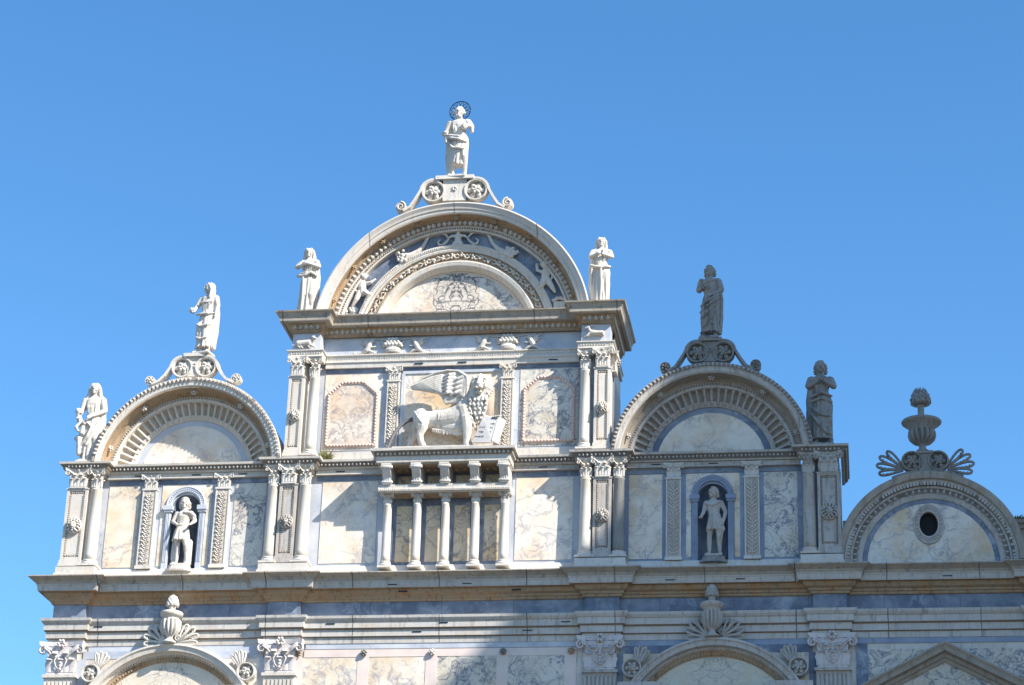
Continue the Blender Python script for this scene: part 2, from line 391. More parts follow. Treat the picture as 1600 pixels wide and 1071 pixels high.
def rosette_disc(m, x, d, z, r, petals=6, dep=.22):
    """deep round frame with a two-ring flower inside"""
    m.arc([(r*.78, d-dep), (r, d-dep), (r, d-.01), (r*.97, d+.02), (r*.86, d+.02), (r*.8, d-.02), (r*.78, d-.08)], x, z, 0, 2*pi, 28)
    m.arc([(.01, d-dep), (r*.8, d-dep), (r*.8, d-dep*.55), (.01, d-dep*.55)], x, z, 0, 2*pi, 20)
    for ring, rr, pr, dd in ((0, .52, .29, .05), (1, .25, .20, .0)):
        for i in range(petals if ring == 0 else 5):
            a = 2*pi*i/(petals if ring == 0 else 5)+ring*.5
            m.ball((x+cos(a)*r*rr, d-dd-.02, z+sin(a)*r*rr), (r*pr*.78, .045+.02*ring, r*pr*1.12), 8, 5, Quaternion((0, 1, 0), pi/2-a) @ Quaternion((1, 0, 0), .35))
    m.ball((x, d, z), r*.14, 6, 4)

def palmette(m, x, d, z, R, a0, a1, n, t=.06):
    """fan of looped leaves"""
    for i in range(n):
        a = a0+(a1-a0)*i/(n-1); h = (a1-a0)/(n-1)*.46; rr = R*(1-.08*abs(i-(n-1)/2))
        P = []
        for k in range(11):
            s_ = k/10; ang = a+h*cos(pi*s_)*1.0; rad = rr*(.12+.88*sin(pi*s_)**.5) if 0 < k < 10 else rr*.12
            P.append((x+rad*cos(ang), d, z+rad*sin(ang)))
        m.tube(P, R*t, 5, 1.5)
        for k in range(4): q = .45+.13*k; m.ball((x+rr*q*cos(a+h*.62*sin(pi*q)), d+.02, z+rr*q*sin(a+h*.62*sin(pi*q))), R*.028, 5, 4)

def lion_mask(m, x, d, z, r):
    m.arc([(r*.8, d), (r, d), (r, d+.05), (r*.9, d+.08), (r*.8, d+.05)], x, z, 0, 2*pi, 20)
    for k, (rr, n, br) in enumerate(((.78, 13, .16), (.6, 10, .17))):
        for i in range(n):
            a = 2*pi*i/n+k*.2; m.ball((x+cos(a)*r*rr, d+.06+k*.03, z+sin(a)*r*rr), (r*br, .05, r*br), 5, 4)
    m.ball((x, d+.07, z), (r*.48, .10, r*.52), 8, 6)
    m.ball((x, d+.15, z-r*.18), (r*.24, .07, r*.2), 7, 5)
    m.tube([(x, d+.13, z+r*.3), (x, d+.19, z-r*.08)], [r*.08, r*.13], 6)
    for sg in (-1, 1):
        m.ball((x+sg*r*.22, d+.15, z+r*.2), (r*.13, .03, r*.06), 6, 4)
        m.ball((x+sg*r*.42, d+.10, z+r*.42), r*.13, 6, 4)
    m.ball((x, d+.12, z-r*.42), (r*.16, .05, r*.1), 6, 4)

def cherub_rosette(m, x, d, z, r, rot=0):
    for i in range(6):
        a = rot+i*pi/3; m.ball((x+cos(a)*r*.62, d, z+sin(a)*r*.62), (r*.36, r*.45, r*.36), 6, 4)
    m.ball((x, d+r*.3, z), r*.42, 6, 4)

# ------------------------------------------------------------------ figures
def figure(H, spec):
    """one continuous carved figure; coordinates are fractions of the height (x right in the picture, d out, z up)"""
    m = MB(); S = lambda p: tuple(q*H for q in p)
    rnd = random.Random(spec.get('seed', 1)); ph = [rnd.uniform(0, 6.28) for _ in range(4)]
    def fold(t, z): return 1.3*sin(9*t+ph[0]+z*.6)+.7*sin(14*t+ph[1]-z*.8)+.5*sin(5*t+ph[2])
    cap = lambda P, R, seg=8, fl=1.0: m.tube([S(p) for p in P], [r*H for r in R], seg, fl)
    ell = lambda c, r, seg=10, rg=7, rot=None: m.ball(S(c), S(r), seg, rg, rot)
    sway = spec.get('sway', .012); lean = spec.get('lean', 0)
    hx = lean*.93
    robe = spec.get('robe', 'long')
    sh = spec.get('shoulder', .098)
    torso = [(.47, sway, 0, .086, .068, 1), (.53, sway, 0, .090, .070, 1), (.60, sway*.5, .0, .070, .054, .8), (.66, 0, .003, .073, .056, .6), (.73, lean*.6, .006, .090, .062, .5), (.785, lean*.75, .002, sh, .055, .3), (.815, lean*.85, -.002, .070, .044, 0), (.84, lean*.9, -.002, .036, .034, 0)]
    m.loft([(z*H, cx*H, cd*H, rx*H, rd*H, am*.03) for z, cx, cd, rx, rd, am in torso], 48, fold)
    if robe == 'long':
        b = spec.get('base', 1.0)
        m.loft([(z*H, cx*H, cd*H, rx*H, rd*H, am) for z, cx, cd, rx, rd, am in ((spec.get('hem', .0), 0, 0, .100*b, .078*b, .12), (.06, 0, 0, .094*b, .074*b, .12), (.2, .004, .002, .088, .07, .11), (.36, .008, .004, .088, .074, .08), (.48, sway, .003, .094, .074, .05), (.55, sway, 0, .088, .068, .03), (.61, sway*.5, 0, .072, .056, 0))], 72, fold)
    if robe == 'knee':
        m.loft([(z*H, cx*H, cd*H, rx*H, rd*H, am) for z, cx, cd, rx, rd, am in ((.17, 0, 0, .080, .062, .11), (.3, .004, .002, .088, .07, .09), (.45, sway, .003, .094, .074, .05), (.55, sway, 0, .088, .068, .03), (.61, sway*.5, 0, .072, .056, 0))], 64, fold)
    if robe == 'tunic':
        m.loft([(z*H, cx*H, cd*H, rx*H, rd*H, am) for z, cx, cd, rx, rd, am in ((.37, sway, .006, .112, .086, .10), (.43, sway, .004, .104, .08, .08), (.52, sway, .002, .094, .07, .03), (.60, sway*.5, 0, .073, .057, 0))], 64, fold)
        for i in range(17):
            a = 2*pi*i/17; ell((sway+cos(a)*.108, .006+sin(a)*.082, .372), (.013, .012, .02), 6, 4)
        m.tube([S((sway*.6+cos(2*pi*i/20)*.076, sin(2*pi*i/20)*.06, .595)) for i in range(21)], .009*H, 6)
    kb = spec.get('knee', 1)                       # which knee bends forward (+1 = right in the picture)
    legs = spec.get('legs', robe in ('knee', 'tunic'))
    for sg in (-1, 1):
        bend = .045 if sg == kb else .008; kx = sg*.052+(.018*sg if sg == kb else 0)
        hip = (sway+sg*.045, 0, .50); kn = (kx, bend, .275); an = (sg*.055+(.02*sg if sg == kb else 0), (-.01 if sg == kb else .0), .045)
        if legs:
            cap([hip, (hip[0]*.5+kn[0]*.5, .02+bend*.5, .39), kn, (kn[0]*.55+an[0]*.45, kn[1]*.55+an[1]*.45-.010, .20), an], [.050, .046, .032, .034, .020], 10)
        elif sg == kb:
            cap([hip, kn, (kn[0], kn[1]-.02, .15)], [.05, .045, .03], 10)
        fx = an[0]+sg*.012
        cap([(an[0], -.02+an[1], .022), (fx, .045, .02), (fx+sg*.008, .075, .014)], [.020, .022, .016], 8)
        for q in range(4): ell((fx+sg*.008+(q-1.5)*.0085, .088-abs(q-1)*.004, .010), (.006, .011, .007), 5, 4)
    # drapery swags and shawls
    for P, R in spec.get('swags', []): cap(P, R, 8, 1.0)
    # neck and head
    rings_ = [(.05, .094, .074), (.2, .088, .07), (.36, .090, .075), (.48, .096, .075), (.56, .088, .068)]
    if robe in ('long', 'knee'):                    # hanging folds that wander down the cloth
        zlo = max(spec.get('hem', 0) if robe == 'long' else .17, .02)
        for i in range(20):
            t0 = rnd.uniform(.1, pi-.1); dt = rnd.uniform(-.35, .35); zt = rnd.uniform(.38, .58); zl = max(zlo+.01, rnd.uniform(zlo, zt-.2)); Pf = []
            for k in range(5):
                z = zt+(zl-zt)*k/4; f_ = min(max(z, .05), .56); j = max(q for q in range(4) if rings_[q][0] <= f_+1e-6); u = (f_-rings_[j][0])/(rings_[j+1][0]-rings_[j][0])
                rx = rings_[j][1]*(1-u)+rings_[j+1][1]*u; rd = rings_[j][2]*(1-u)+rings_[j+1][2]*u; t = t0+dt*k/4
                Pf.append((sway*z*1.8+rx*cos(t), rd*sin(t), z))
            cap(Pf, [.005, .009, .011, .011, .009], 6)
        for i in range(7):
            x0 = rnd.uniform(-.06, .06); cap([(x0*.8, .052, .61), (x0, .062, .68), (x0*1.1, .055, .75)], [.005, .008, .005], 5)
    i_head = len(m.v)
    tilt = spec.get('turn', 0.0); hz = .915; hc = Vector((hx, .006, hz))
    cap([(lean*.85, -.004, .81), (hx, 0, .875)], [.034, .027], 10)
    ell((hc.x, hc.y, hc.z+.004), (.040, .049, .056), 14, 10); ell((hc.x, hc.y+.006, hc.z-.024), (.031, .040, .038), 12, 8)
    f = Vector((sin(tilt), cos(tilt), 0)); sdv = Vector((cos(tilt), -sin(tilt), 0))
    P = lambda a, b, c: tuple(hc+sdv*a+f*b+Vector((0, 0, c)))
    cap([P(0, .047, .012), P(0, .056, -.008)], [.0055, .009], 6)
    ell(P(0, .044, -.027), (.014, .009, .0045), 8, 5); ell(P(0, .042, -.036), (.011, .008, .005), 8, 5)
    ell(P(0, .040, -.050), (.014, .011, .010), 8, 5)
    for sg in (-1, 1):
        ell(P(sg*.0165, .043, .004), (.0085, .0065, .005), 7, 5)
        cap([P(sg*.006, .049, .016), P(sg*.027, .041, .016)], [.005, .005], 5)
        ell(P(sg*.021, .036, -.018), (.012, .010, .013), 7, 5); ell(P(sg*.043, .0, -.004), (.007, .012, .016), 6, 5)
    hair = spec.get('hair', 'short')
    if hair == 'short' or hair == 'curly':
        for i in range(46 if hair == 'curly' else 36):
            a = rnd.uniform(0, 2*pi); e = rnd.uniform(.05, 1.5)
            fb = cos(a)
            if fb > .35 and e < .75: continue
            c = Vector((sin(a)*cos(e)*.042, cos(a)*cos(e)*.050, .006+sin(e)*.056)); q = hc+sdv*c.x+f*c.y+Vector((0, 0, c.z))
            ell(tuple(q), (.014, .014, .013), 6, 5)
        for sg in (-1, 1):
            for k in range(5 if hair == 'curly' else 2): ell(P(sg*(.041+.005*(k % 2)), -.004-.004*k, .014-.016*k), (.016, .019, .013), 6, 5)
    elif hair == 'long':
        ell(P(0, -.012, .014), (.046, .048, .054), 12, 8)
        for sg in (-1, 1):
            cap([P(sg*.022, .030, .045), P(sg*.043, .012, .01), P(sg*.046, -.002, -.04), P(sg*.052, .004, -.09), P(sg*.056, .014, -.13)], [.011, .016, .018, .017, .010], 7)
            cap([P(sg*.030, -.02, .03), P(sg*.045, -.03, -.04), P(sg*.05, -.03, -.12)], [.016, .02, .012], 7)
    elif hair == 'veil':
        ell(P(0, -.010, .012), (.050, .052, .058), 14, 8)
        for sg in (-1, 1):
            cap([P(sg*.024, .022, .048), P(sg*.047, .010, .0), P(sg*.052, .0, -.06), P(sg*.075, -.005, -.12), P(sg*.09, -.01, -.2)], [.012, .018, .022, .026, .02], 8)
    if spec.get('beard'):
        for i in range(16):
            a = rnd.uniform(-1.1, 1.1); ell(P(sin(a)*.030, cos(a)*.034+.006, -.040-rnd.uniform(0, .035)), (.011, .011, .013), 6, 4)
        ell(P(0, .032, -.06), (.018, .014, .022), 8, 5)
    ks = spec.get('headscale', 1.20); piv = ((hx)*H, .0, .865*H)
    m.v[i_head:] = [(piv[0]+(x-piv[0])*ks, piv[1]+(y-piv[1])*ks, piv[2]+(z-piv[2])*ks) for x, y, z in m.v[i_head:]]
    # arms
    for sg, key in ((-1, 'armL'), (1, 'armR')):
        el, ha = spec[key]; s0 = (lean*.75+sg*sh*.93, 0, .79)
        sl = spec.get('sleeve', 1.0)
        cap([s0, tuple((a+b)/2 for a, b in zip(s0, el)), el], [.036*sl, .034*sl, .029*sl], 10)
        cap([el, tuple((a*.45+b*.55) for a, b in zip(el, ha)), ha], [.028*sl, .024, .016], 10)
        v = (Vector(ha)-Vector(el)).normalized(); pv = Vector(ha)+v*.018
        side = v.cross(Vector((0, 1, 0)));
        if side.length < .3: side = v.cross(Vector((0, 0, 1)))
        side.normalize(); nrm = side.cross(v)
        ell(tuple(pv), (.017, .014, .017), 8, 6)
        for q in range(4):
            b0 = pv+side*((q-1.5)*.0085)+v*.008; L = (.026, .032, .030, .022)[q]
            cap([tuple(b0), tuple(b0+v*L*.55+nrm*.004), tuple(b0+v*L+nrm*.012)], [.0052, .0048, .004], 5)
        cap([tuple(pv-side*.012), tuple(pv-side*.024+v*.012+nrm*.006)], [.006, .005], 5)
    # cloak behind
    for sd in spec.get('cloak', []):
        m.loft([(z*H, cx*H, cd*H, rx*H, rd*H, am) for z, cx, cd, rx, rd, am in ((.07, sd*.085, -.035, .035, .035, .2), (.3, sd*.095, -.035, .045, .04, .16), (.55, sd*.10, -.03, .045, .045, .1), (.7, sd*.09, -.02, .04, .045, .05), (.80, sd*.06, -.01, .045, .04, 0))], 32, fold)
    for fn in spec.get('extra', []): fn(m, H, cap, ell)
    wide = spec.get('wide', 1.10); m.v = [(x*wide, y*wide, z*.985) for x, y, z in m.v]
    # plinth slab
    m.box(-.12*H, .12*H, -.085*H, .105*H, -.022*H, .008*H)
    return m
def statue(name, label, loc, H, spec, mat, yaw=0, cat='statue', group=None):
    root = thing(name, label, cat, loc, group)
    o = figure(H, spec).build('carved_figure', mat, root, remesh=.0058*H, smooth_it=1)
    root.rotation_euler.z = yaw
    return root

# ================================================================== THE BUILDING
B = thing('palace_facade', 'tall marble palace front with stacked arched gables, columns and veined panels under the blue sky', 'building')
def bx(name, mat, x0, x1, d0, d1, z0, z1, parent=B, label=None):
    m = MB(); m.box(x0, x1, d0, d1, z0, z1); return m.build(name, mat, parent, label=label)
ZB, ZE = 22.84, 26.98
# ---- masonry behind the cladding
m = MB()
m.box(-10.40, 10.40, -2.0, -.45, 0, 22.5); m.box(10.40, 17.2, -2.0, -.45, 0, 19.4)
m.box(-4.40, 4.40, -2.0, -.45, 22.5, 26.9); m.box(-10.40, 17.2, -.45, 0, 0, 18.5); m.box(-10.40, 17.2, -.452, -.03, 18.5, 19.5)
m.build('wall', W_, B)
# ---- cladding of the upper storeys (pale blue grey borders), with the two niches cut out
NC = (-7.13, 7.08)
for c in NC:
    m = MB()
    for a, b in (((-10.38, -7.93), (-6.33, 4.5)) if c < 0 else ((4.5, 6.28), (7.88, 10.38))): m.box(a, b, -.45, 0, 19.5, 22.5)
    hw, zs = .40, 21.62
    arcp = [(c+hw*cos(pi-pi*i/16), zs+hw*sin(pi*i/16)) for i in range(17)]
    m.prism([(c-.8, 19.5), (c-hw, 19.5)]+arcp+[(c+hw, 19.5), (c+.8, 19.5), (c+.8, 22.5), (c-.8, 22.5)], -.45, 0)
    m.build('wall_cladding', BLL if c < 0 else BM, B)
m = MB(); m.box(-4.38, 4.38, -.45, 0, 22.5, 26.5)
m.build('wall_cladding', BLL, B)

# ---- marble panels
def panel(x0, x1, z0, z1, mat, d=.018, par=B):
    return bx('marble_panel', mat, x0, x1, -.01, d, z0, z1, par)
for c, ms in ((NC[0], (CR, CR, CG)), (NC[1], (CR, CR, CG))):
    panel(c-2.20, c-1.32, 19.98, 22.30, ms[0]); panel(c+1.33, c+2.2, 19.98, 22.30, ms[2])
    q = MB(); hw, zs = .56, 21.62
    arcp = [(c+hw*cos(pi-pi*i/16), zs+hw*sin(pi*i/16)) for i in range(17)]
    q.prism([(c-.70, 20.0), (c-hw, 20.0)]+arcp+[(c+hw, 20.0), (c+.70, 20.0), (c+.70, 22.3), (c-.70, 22.3)], -.01, .018); q.build('marble_panel', ms[1], B)
panel(-3.38, -1.86, 20.0, 22.28, CRW); panel(1.88, 3.40, 20.0, 22.28, CRW)
for s, mt in ((-1, CRW), (1, CG)):
    panel(s*2.70-.80, s*2.70+.80, 23.18, 25.40, mt)
    oc = [(-.71, 23.28), (-.71, 24.84), (-.30, 25.2), (.30, 25.2), (.71, 24.84), (.71, 23.28)]
    q = MB(); q.prism([(s*2.70+x*.93, 24.2+(z-24.2)*.94) for x, z in oc], 0, .035)
    fr = MB()
    P = [(s*2.70+x, z) for x, z in oc]; P2 = [(s*2.70+x*.88, 24.2+(z-24.2)*.90) for x, z in oc]
    for i in range(6):
        a, b, c2, d2 = P[i], P[(i+1) % 6], P2[(i+1) % 6], P2[i]
        fr.prism([a, b, c2, d2], .0, .055)
    par = fr.build('panel_frame', PK, B)
    bd = MB()
    for i in range(6):
        ax, az = P[i]; bx_, bz = P[(i+1) % 6]; L = sqrt((bx_-ax)**2+(bz-az)**2); n = round(L/.095)
        ux, uz = (bx_-ax)/L, (bz-az)/L
        for k in range(n):
            t = (k+.5)/n; x = ax+(bx_-ax)*t; z = az+(bz-az)*t; x += (s*2.70-x)*.055; z += (24.2-z)*.045
            bd.ball((x, .065, z), (.030+.012*abs(ux), .03, .030+.012*abs(uz)), 6, 4)
    bd.build('bead_border', PKL, par); q.build('panel_field', CRL if s < 0 else CG, par)
panel(-1.30, 1.36, 23.0, 25.36, CR)               # behind the lion
# moulded frame behind the lion
m = MB(); m.box(-1.34, 1.40, 0, .05, 25.36, 25.44); m.box(-1.36, -1.27, 0, .05, 22.9, 25.36); m.box(1.33, 1.42, 0, .05, 22.9, 25.36); m.build('panel_frame', BLL, B)
for x0, x1 in ((-3.5, -1.86), (1.9, 3.5)): bx('panel_sill', W_, x0, x1, 0, .10, 22.86, 23.10)
# dark blue strip under each architrave
for x0, x1, z0, z1 in ((-9.36, -4.85, 22.32, 22.46), (4.85, 9.36, 22.32, 22.46), (-3.55, -1.75, 22.32, 22.46), (1.78, 3.55, 22.32, 22.46), (-3.5, 3.5, 25.44, 25.56)):
    bx('dark_marble_strip', BL, x0, x1, -.01, .025, z0, z1)

# ---- main cornice
BLK = [(-10.5, -9.6), (-4.62, -3.74), (3.78, 4.68), (9.62, 10.48), (15.0, 17.2)]
def cpath(dblk, dmid=0.0, lo=-2.0, hi=17.2, blocks=BLK, g=0.0):
    p = [(blocks[0][0]-g, lo)]
    for i, (a, b) in enumerate(blocks):
        if i == 0: p += [(a-g, dblk), (b+g, dblk), (b+g, dmid)]
        elif b >= hi: p += [(a-g, dmid), (a-g, dblk), (b, dblk)]
        else: p += [(a-g, dmid), (a-g, dblk), (b+g, dblk), (b+g, dmid)]
    if blocks[-1][1] < hi: p[-1] = (blocks[-1][1]+g, lo)
    return p
PB = cpath(.14)
m = MB(); m.run([(-.05, 19.22), (.36, 19.21), (.37, 19.23), (.385, 19.345), (.40, 19.36), (.405, 19.39), (-.05, 19.39)], PB)
cor = m.build('main_cornice', WJ, B)
m = MB(); m.run([(-.05, 19.391), (.41, 19.391), (.44, 19.46), (.55, 19.53), (.60, 19.555), (.60, 19.585), (-.05, 19.62)], PB); m.build('crown_moulding', WC, cor)
m = MB(); m.run([(-.05, 18.93), (.05, 18.93), (.07, 18.96), (.07, 18.99), (.11, 19.01), (.12, 19.06), (.20, 19.10), (.24, 19.17), (.25, 19.21), (.355, 19.205), (.355, 19.216), (-.05, 19.216)], PB)
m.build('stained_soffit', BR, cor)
# ---- frieze, one slab after the other
m = MB(); m.run([(-.03, 18.50), (0, 18.50), (0, 18.932), (-.03, 18.932)], PB); m.build('blue_frieze', BL, B)
m = MB(); m.run([(-.03, 17.80), (.045, 17.80), (.05, 17.96), (.10, 17.98), (.10, 18.0), (.10, 18.16), (.16, 18.19), (.16, 18.21), (.16, 18.35), (.19, 18.37), (.23, 18.43), (.24, 18.50), (-.03, 18.515)], PB)
m.build('architrave', WJ, B)
m = MB(); m.run([(.05, 17.955), (.075, 17.955), (.101, 17.979), (.05, 17.979)], PB); m.run([(.10, 18.155), (.13, 18.155), (.158, 18.184), (.10, 18.184)], PB); m.build('groove_shade', SHD, B)  # dark strips painted in to deepen the architrave's shadow lines
m = MB()
for x0, x1 in ((-9.45, -4.85), (-3.55, 3.6)): m.box(x0, x1, -.01, .03, 17.66, 17.80)
m.build('dark_marble_strip', BLL, B)
m = MB()
for x0, x1 in ((4.85, 9.45), (10.7, 17.2)): m.box(x0, x1, -.01, .03, 17.66, 17.80)
m.build('dark_marble_strip', BM, B)
# iron clamps on the cornices
for x, d, z in ((-1.25, .38, 19.28), (.72, .38, 19.28), (-1.0, .26, 19.13), (2.0, .26, 19.13), (.1, .165, 18.3), (2.3, .105, 18.08), (-2.9, .165, 18.3), (7.8, .38, 19.29), (-9.2, .165, 18.3), (-2.9, .095, 22.55), (-6.9, .095, 22.55), (-8.5, .095, 22.55), (-5.6, .095, 22.55), (2.6, .095, 22.55), (5.6, .095, 22.55), (7.1, .095, 22.55), (-.9, .115, 25.63), (2.8, .115, 25.63), (.3, .115, 25.63), (3.3, .165, 18.28), (-.6, .105, 18.08), (6.0, .38, 19.29), (13.0, .38, 19.29)):
    bx('iron_clamp', IR, x-.12, x+.12, d-.03, d+.012, z-.012, z+.012)

# ---- podium under the upper order
m = MB(); m.run([(-.05, 19.58), (.40, 19.58), (.40, 19.63), (.10, 19.70), (.05, 19.88), (.03, 19.90), (-.05, 19.90)], [(-10.45, -2), (-10.45, .05), (10.45, .05), (10.45, -2)])
m.build('podium', W_, B)
for a, b in ((-10.42, -9.34), (-4.86, -3.54), (3.54, 4.86), (9.34, 10.42)):
    m = MB(); m.box(a, b, -.02, .56, 19.57, 19.86); m.box(a-.03, b+.03, -.02, .60, 19.57, 19.68); m.build('pier_plinth', W_, B)

# ---- columns and piers
def column(parent, x, d, r, z0, z1, zc, mat=PIL, capmat=W_, flat_base=False):
    m = MB(); m.lathe([(r*1.02, z0+.13), (r*.96, z0+.3), (r*.93, (z0+z1)/2), (r*.84, z1-.05), (r*.92, z1-.03), (r*.92, z1)], x, d, 20)
    c = m.build('column', mat, parent)
    m = MB(); m.lathe([(r*1.35, z0), (r*1.38, z0+.03), (r*1.30, z0+.06), (r*1.12, z0+.075), (r*1.12, z0+.09), (r*1.2, z0+.105), (r*1.16, z0+.13), (r*.9, z0+.14)], x, d, 20)
    m.box(x-r*1.4, x+r*1.4, d-r*1.4, d+r*1.4, z0-.05, z0+.001); m.build('base', W_, c)
    k = capital('col', r*2.15, zc-z1, 0); k.T = None; k.build('capital', capmat, c, (x, d, z1))
    return c
def pier(x0, x1, d, z0, z1, zc, mask_z, mat=W_, capmat=W_):
    """pilaster face with sunk beaded panel and a lion mask, on a body of masonry"""
    m = MB(); m.box(x0, x1, -.01, d-.03, z0, z1)
    t = .075
    for a, b, c, e in ((x0, x0+t, z0+.0, z1), (x1-t, x1, z0, z1), (x0+t, x1-t, z1-t, z1), (x0+t, x1-t, z0, z0+t*1.4)): m.box(a, b, d-.03, d, c, e)
    m.box(x0-.04, x1+.04, -.01, d+.03, z0-.14, z0-.06); m.box(x0-.02, x1+.02, -.01, d+.015, z0-.06, z0+.03); m.box(x0-.02, x1+.02, -.01, d+.02, z1-.03, z1+.002)
    p = m.build('pilaster', mat, B)
    m = MB(); xa, xb = x0+.105, x1-.105
    row_ = lambda s, a, b, z: row(m, orn_bead, s, a, b, d-.03, z, .06)
    row_(.045, xa, xb, z1-.12); row_(.045, xa, xb, z0+.16)
    for xx in (xa, xb):
        n = int((z1-z0-.3)/.06)
        for i in range(n): m.ball((xx, d-.015, z0+.18+i*.06), (.016, .02, .02), 5, 4)
    m.build('bead_border', mat, p)
    m = MB()
    for a, b, c, e in ((xa-.022, xa+.022, z0+.12, z1-.09), (xb-.022, xb+.022, z0+.12, z1-.09), (xa, xb, z0+.135, z0+.185), (xa, xb, z1-.145, z1-.095)): m.box(a, b, d-.04, d-.027+.001*(a == xa), c, e)
    m.build('border_shade', SHD, p)  # dark strips in place of shade behind the beads
    m = MB(); lion_mask(m, (x0+x1)/2, d-.02, mask_z, (x1-x0)*.40); m.build('lion_mask', mat, p)
    k = capital('pil', (x1-x0)*1.02, zc-z1, .16); k.box(-(x1-x0)*.42, (x1-x0)*.42, -d+.06, .02, 0, zc-z1-.05); k.build('capital', capmat, p, ((x0+x1)/2, d-.10, z1))
    return p
CP = stone('sunlit_capital_stone', (.72, .69, .64), (.36, .31, .27), .35, .35)
for s in (-1, 1):
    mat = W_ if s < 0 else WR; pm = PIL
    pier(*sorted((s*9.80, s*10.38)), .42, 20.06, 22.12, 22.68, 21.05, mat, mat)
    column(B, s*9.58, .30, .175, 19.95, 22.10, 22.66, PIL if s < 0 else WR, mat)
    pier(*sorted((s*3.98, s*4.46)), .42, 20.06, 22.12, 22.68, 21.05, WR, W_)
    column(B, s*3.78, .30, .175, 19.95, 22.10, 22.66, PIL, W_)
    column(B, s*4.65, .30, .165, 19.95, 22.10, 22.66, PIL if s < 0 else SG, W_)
    # upper storey of the middle bay
    pier(*sorted((s*3.97, s*4.40)), .50, 23.02, 25.20, 25.76, 24.05, W_, W_)
    column(B, s*3.72, .34, .16, 22.93, 25.18, 25.74, PIL, W_)
# flank of the middle bay towards the right with its own capital and sunk panel
m = MB(); m.box(4.38, 4.42, -1.9, -.25, 23.0, 25.2); fl = m.build('flank_pilaster', WR, B)
k = capital('pil', .55, .55, .16); kk = k.build('capital', W_, fl, (4.38, -.02, 25.2)); kk.rotation_euler.z = radians(90)

# small relief pilasters
def relief_pilaster(x, w, d, z0, z1, zc, mat):
    m = MB(); m.box(x-w/2, x+w/2, -.01, d-.02, z0, z1)
    t = .035
    m.box(x-w/2, x-w/2+t, d-.02, d, z0, z1); m.box(x+w/2-t, x+w/2, d-.02, d, z0, z1); m.box(x-w/2-.02, x+w/2+.02, -.01, d+.015, z1-.05, z1); m.box(x-w/2-.03, x+w/2+.03, -.01, d+.03, z0, z0+.09)
    p = m.build('relief_pilaster', mat, B)
    bx('sunk_ground', SHDL, x-w/2+t, x+w/2-t, d-.03, d-.015, z0+.09, z1-.05, p)
    m = MB(); n = int((z1-z0-.3)/.115)
    m.tube([(x, d-.005, z0+.12), (x, d-.005, z1-.1)], .010, 5)
    for i in range(n):
        z = z0+.2+i*.115
        for s in (-1, 1):
            q = w*.27*(1 if i % 2 else .8)
            m.tube([(x, d, z-.03), (x+s*q*.9, d+.012, z+.005), (x+s*q*1.15, d+.015, z+.055)], [.010, .022, .008], 5)
            m.tube([(x, d, z+.03), (x+s*q*.55, d+.012, z+.07)], [.008, .016], 5)
        m.ball((x, d+.005, z+.03*(i % 2)), (.020+.012*(i % 3 == 0), .02, .022), 6, 4)
    m.build('carved_foliage', mat, p)
    k = capital('pil', w*1.12, zc-z1, d*.9); k.build('capital', mat, p, (x, 0.0, z1))
    return p
for c, mat in ((NC[0], W_), (NC[1], WR)):
    for s in (-1, 1): relief_pilaster(c+s*1.02, .39, .13, 19.9, 22.17, 22.58, W_)
for s in (-1, 1): relief_pilaster(s*1.57, .34, .13, 22.9, 25.16, 25.56, W_)

# ---- niches
for c, mat in ((NC[0], BLL), (NC[1], BM)):
    m = MB(); hw, zs = .40, 21.62
    n = 16; V = [];
    for i in range(n+1):
        a = pi-pi*i/n; V += [(c+hw*cos(a), -.42*sin(a)-.0, 19.88), (c+hw*cos(a), -.42*sin(a), zs)]
    m.add(V, [(2*i, 2*i+1, 2*i+3, 2*i+2) for i in range(n)], True)
    V = []; K = 8
    for j in range(K+1):
        b = pi/2*j/K
        for i in range(n+1):
            a = pi-pi*i/n; V.append((c+hw*cos(a)*cos(b), -.42*sin(a)*cos(b), zs+hw*sin(b)))
    m.add(V, [(j*(n+1)+i, j*(n+1)+i+1, (j+1)*(n+1)+i+1, (j+1)*(n+1)+i) for j in range(K) for i in range(n)], True)
    m.box(c-hw, c+hw, -.43, 0, 19.80, 19.90)
    ni = m.build('niche', BL, B)
    m = MB(); m.arc([(.40, -.02), (.555, -.02), (.555, .07), (.53, .085), (.50, .07), (.45, .06), (.43, .07), (.40, .06)], c, zs+.06, 0, pi, 28)
    for s in (-1, 1):
        m.box(min(c+s*.395, c+s*.54), max(c+s*.395, c+s*.54), -.02, .07, 19.9, 21.50)
        for o in (.43, .475, .51): m.box(c+s*o-.008, c+s*o+.008, .07, .085, 20.1, 21.46)
        m.box(min(c+s*.36, c+s*.58), max(c+s*.36, c+s*.58), -.02, .11, 21.50, 21.56); m.box(min(c+s*.34, c+s*.60), max(c+s*.34, c+s*.60), -.02, .14, 21.56, 21.68)
    arow(m, orn_bead, .05, c, zs+.06, .475, .06, .062)
    m.build('niche_surround', mat, ni)

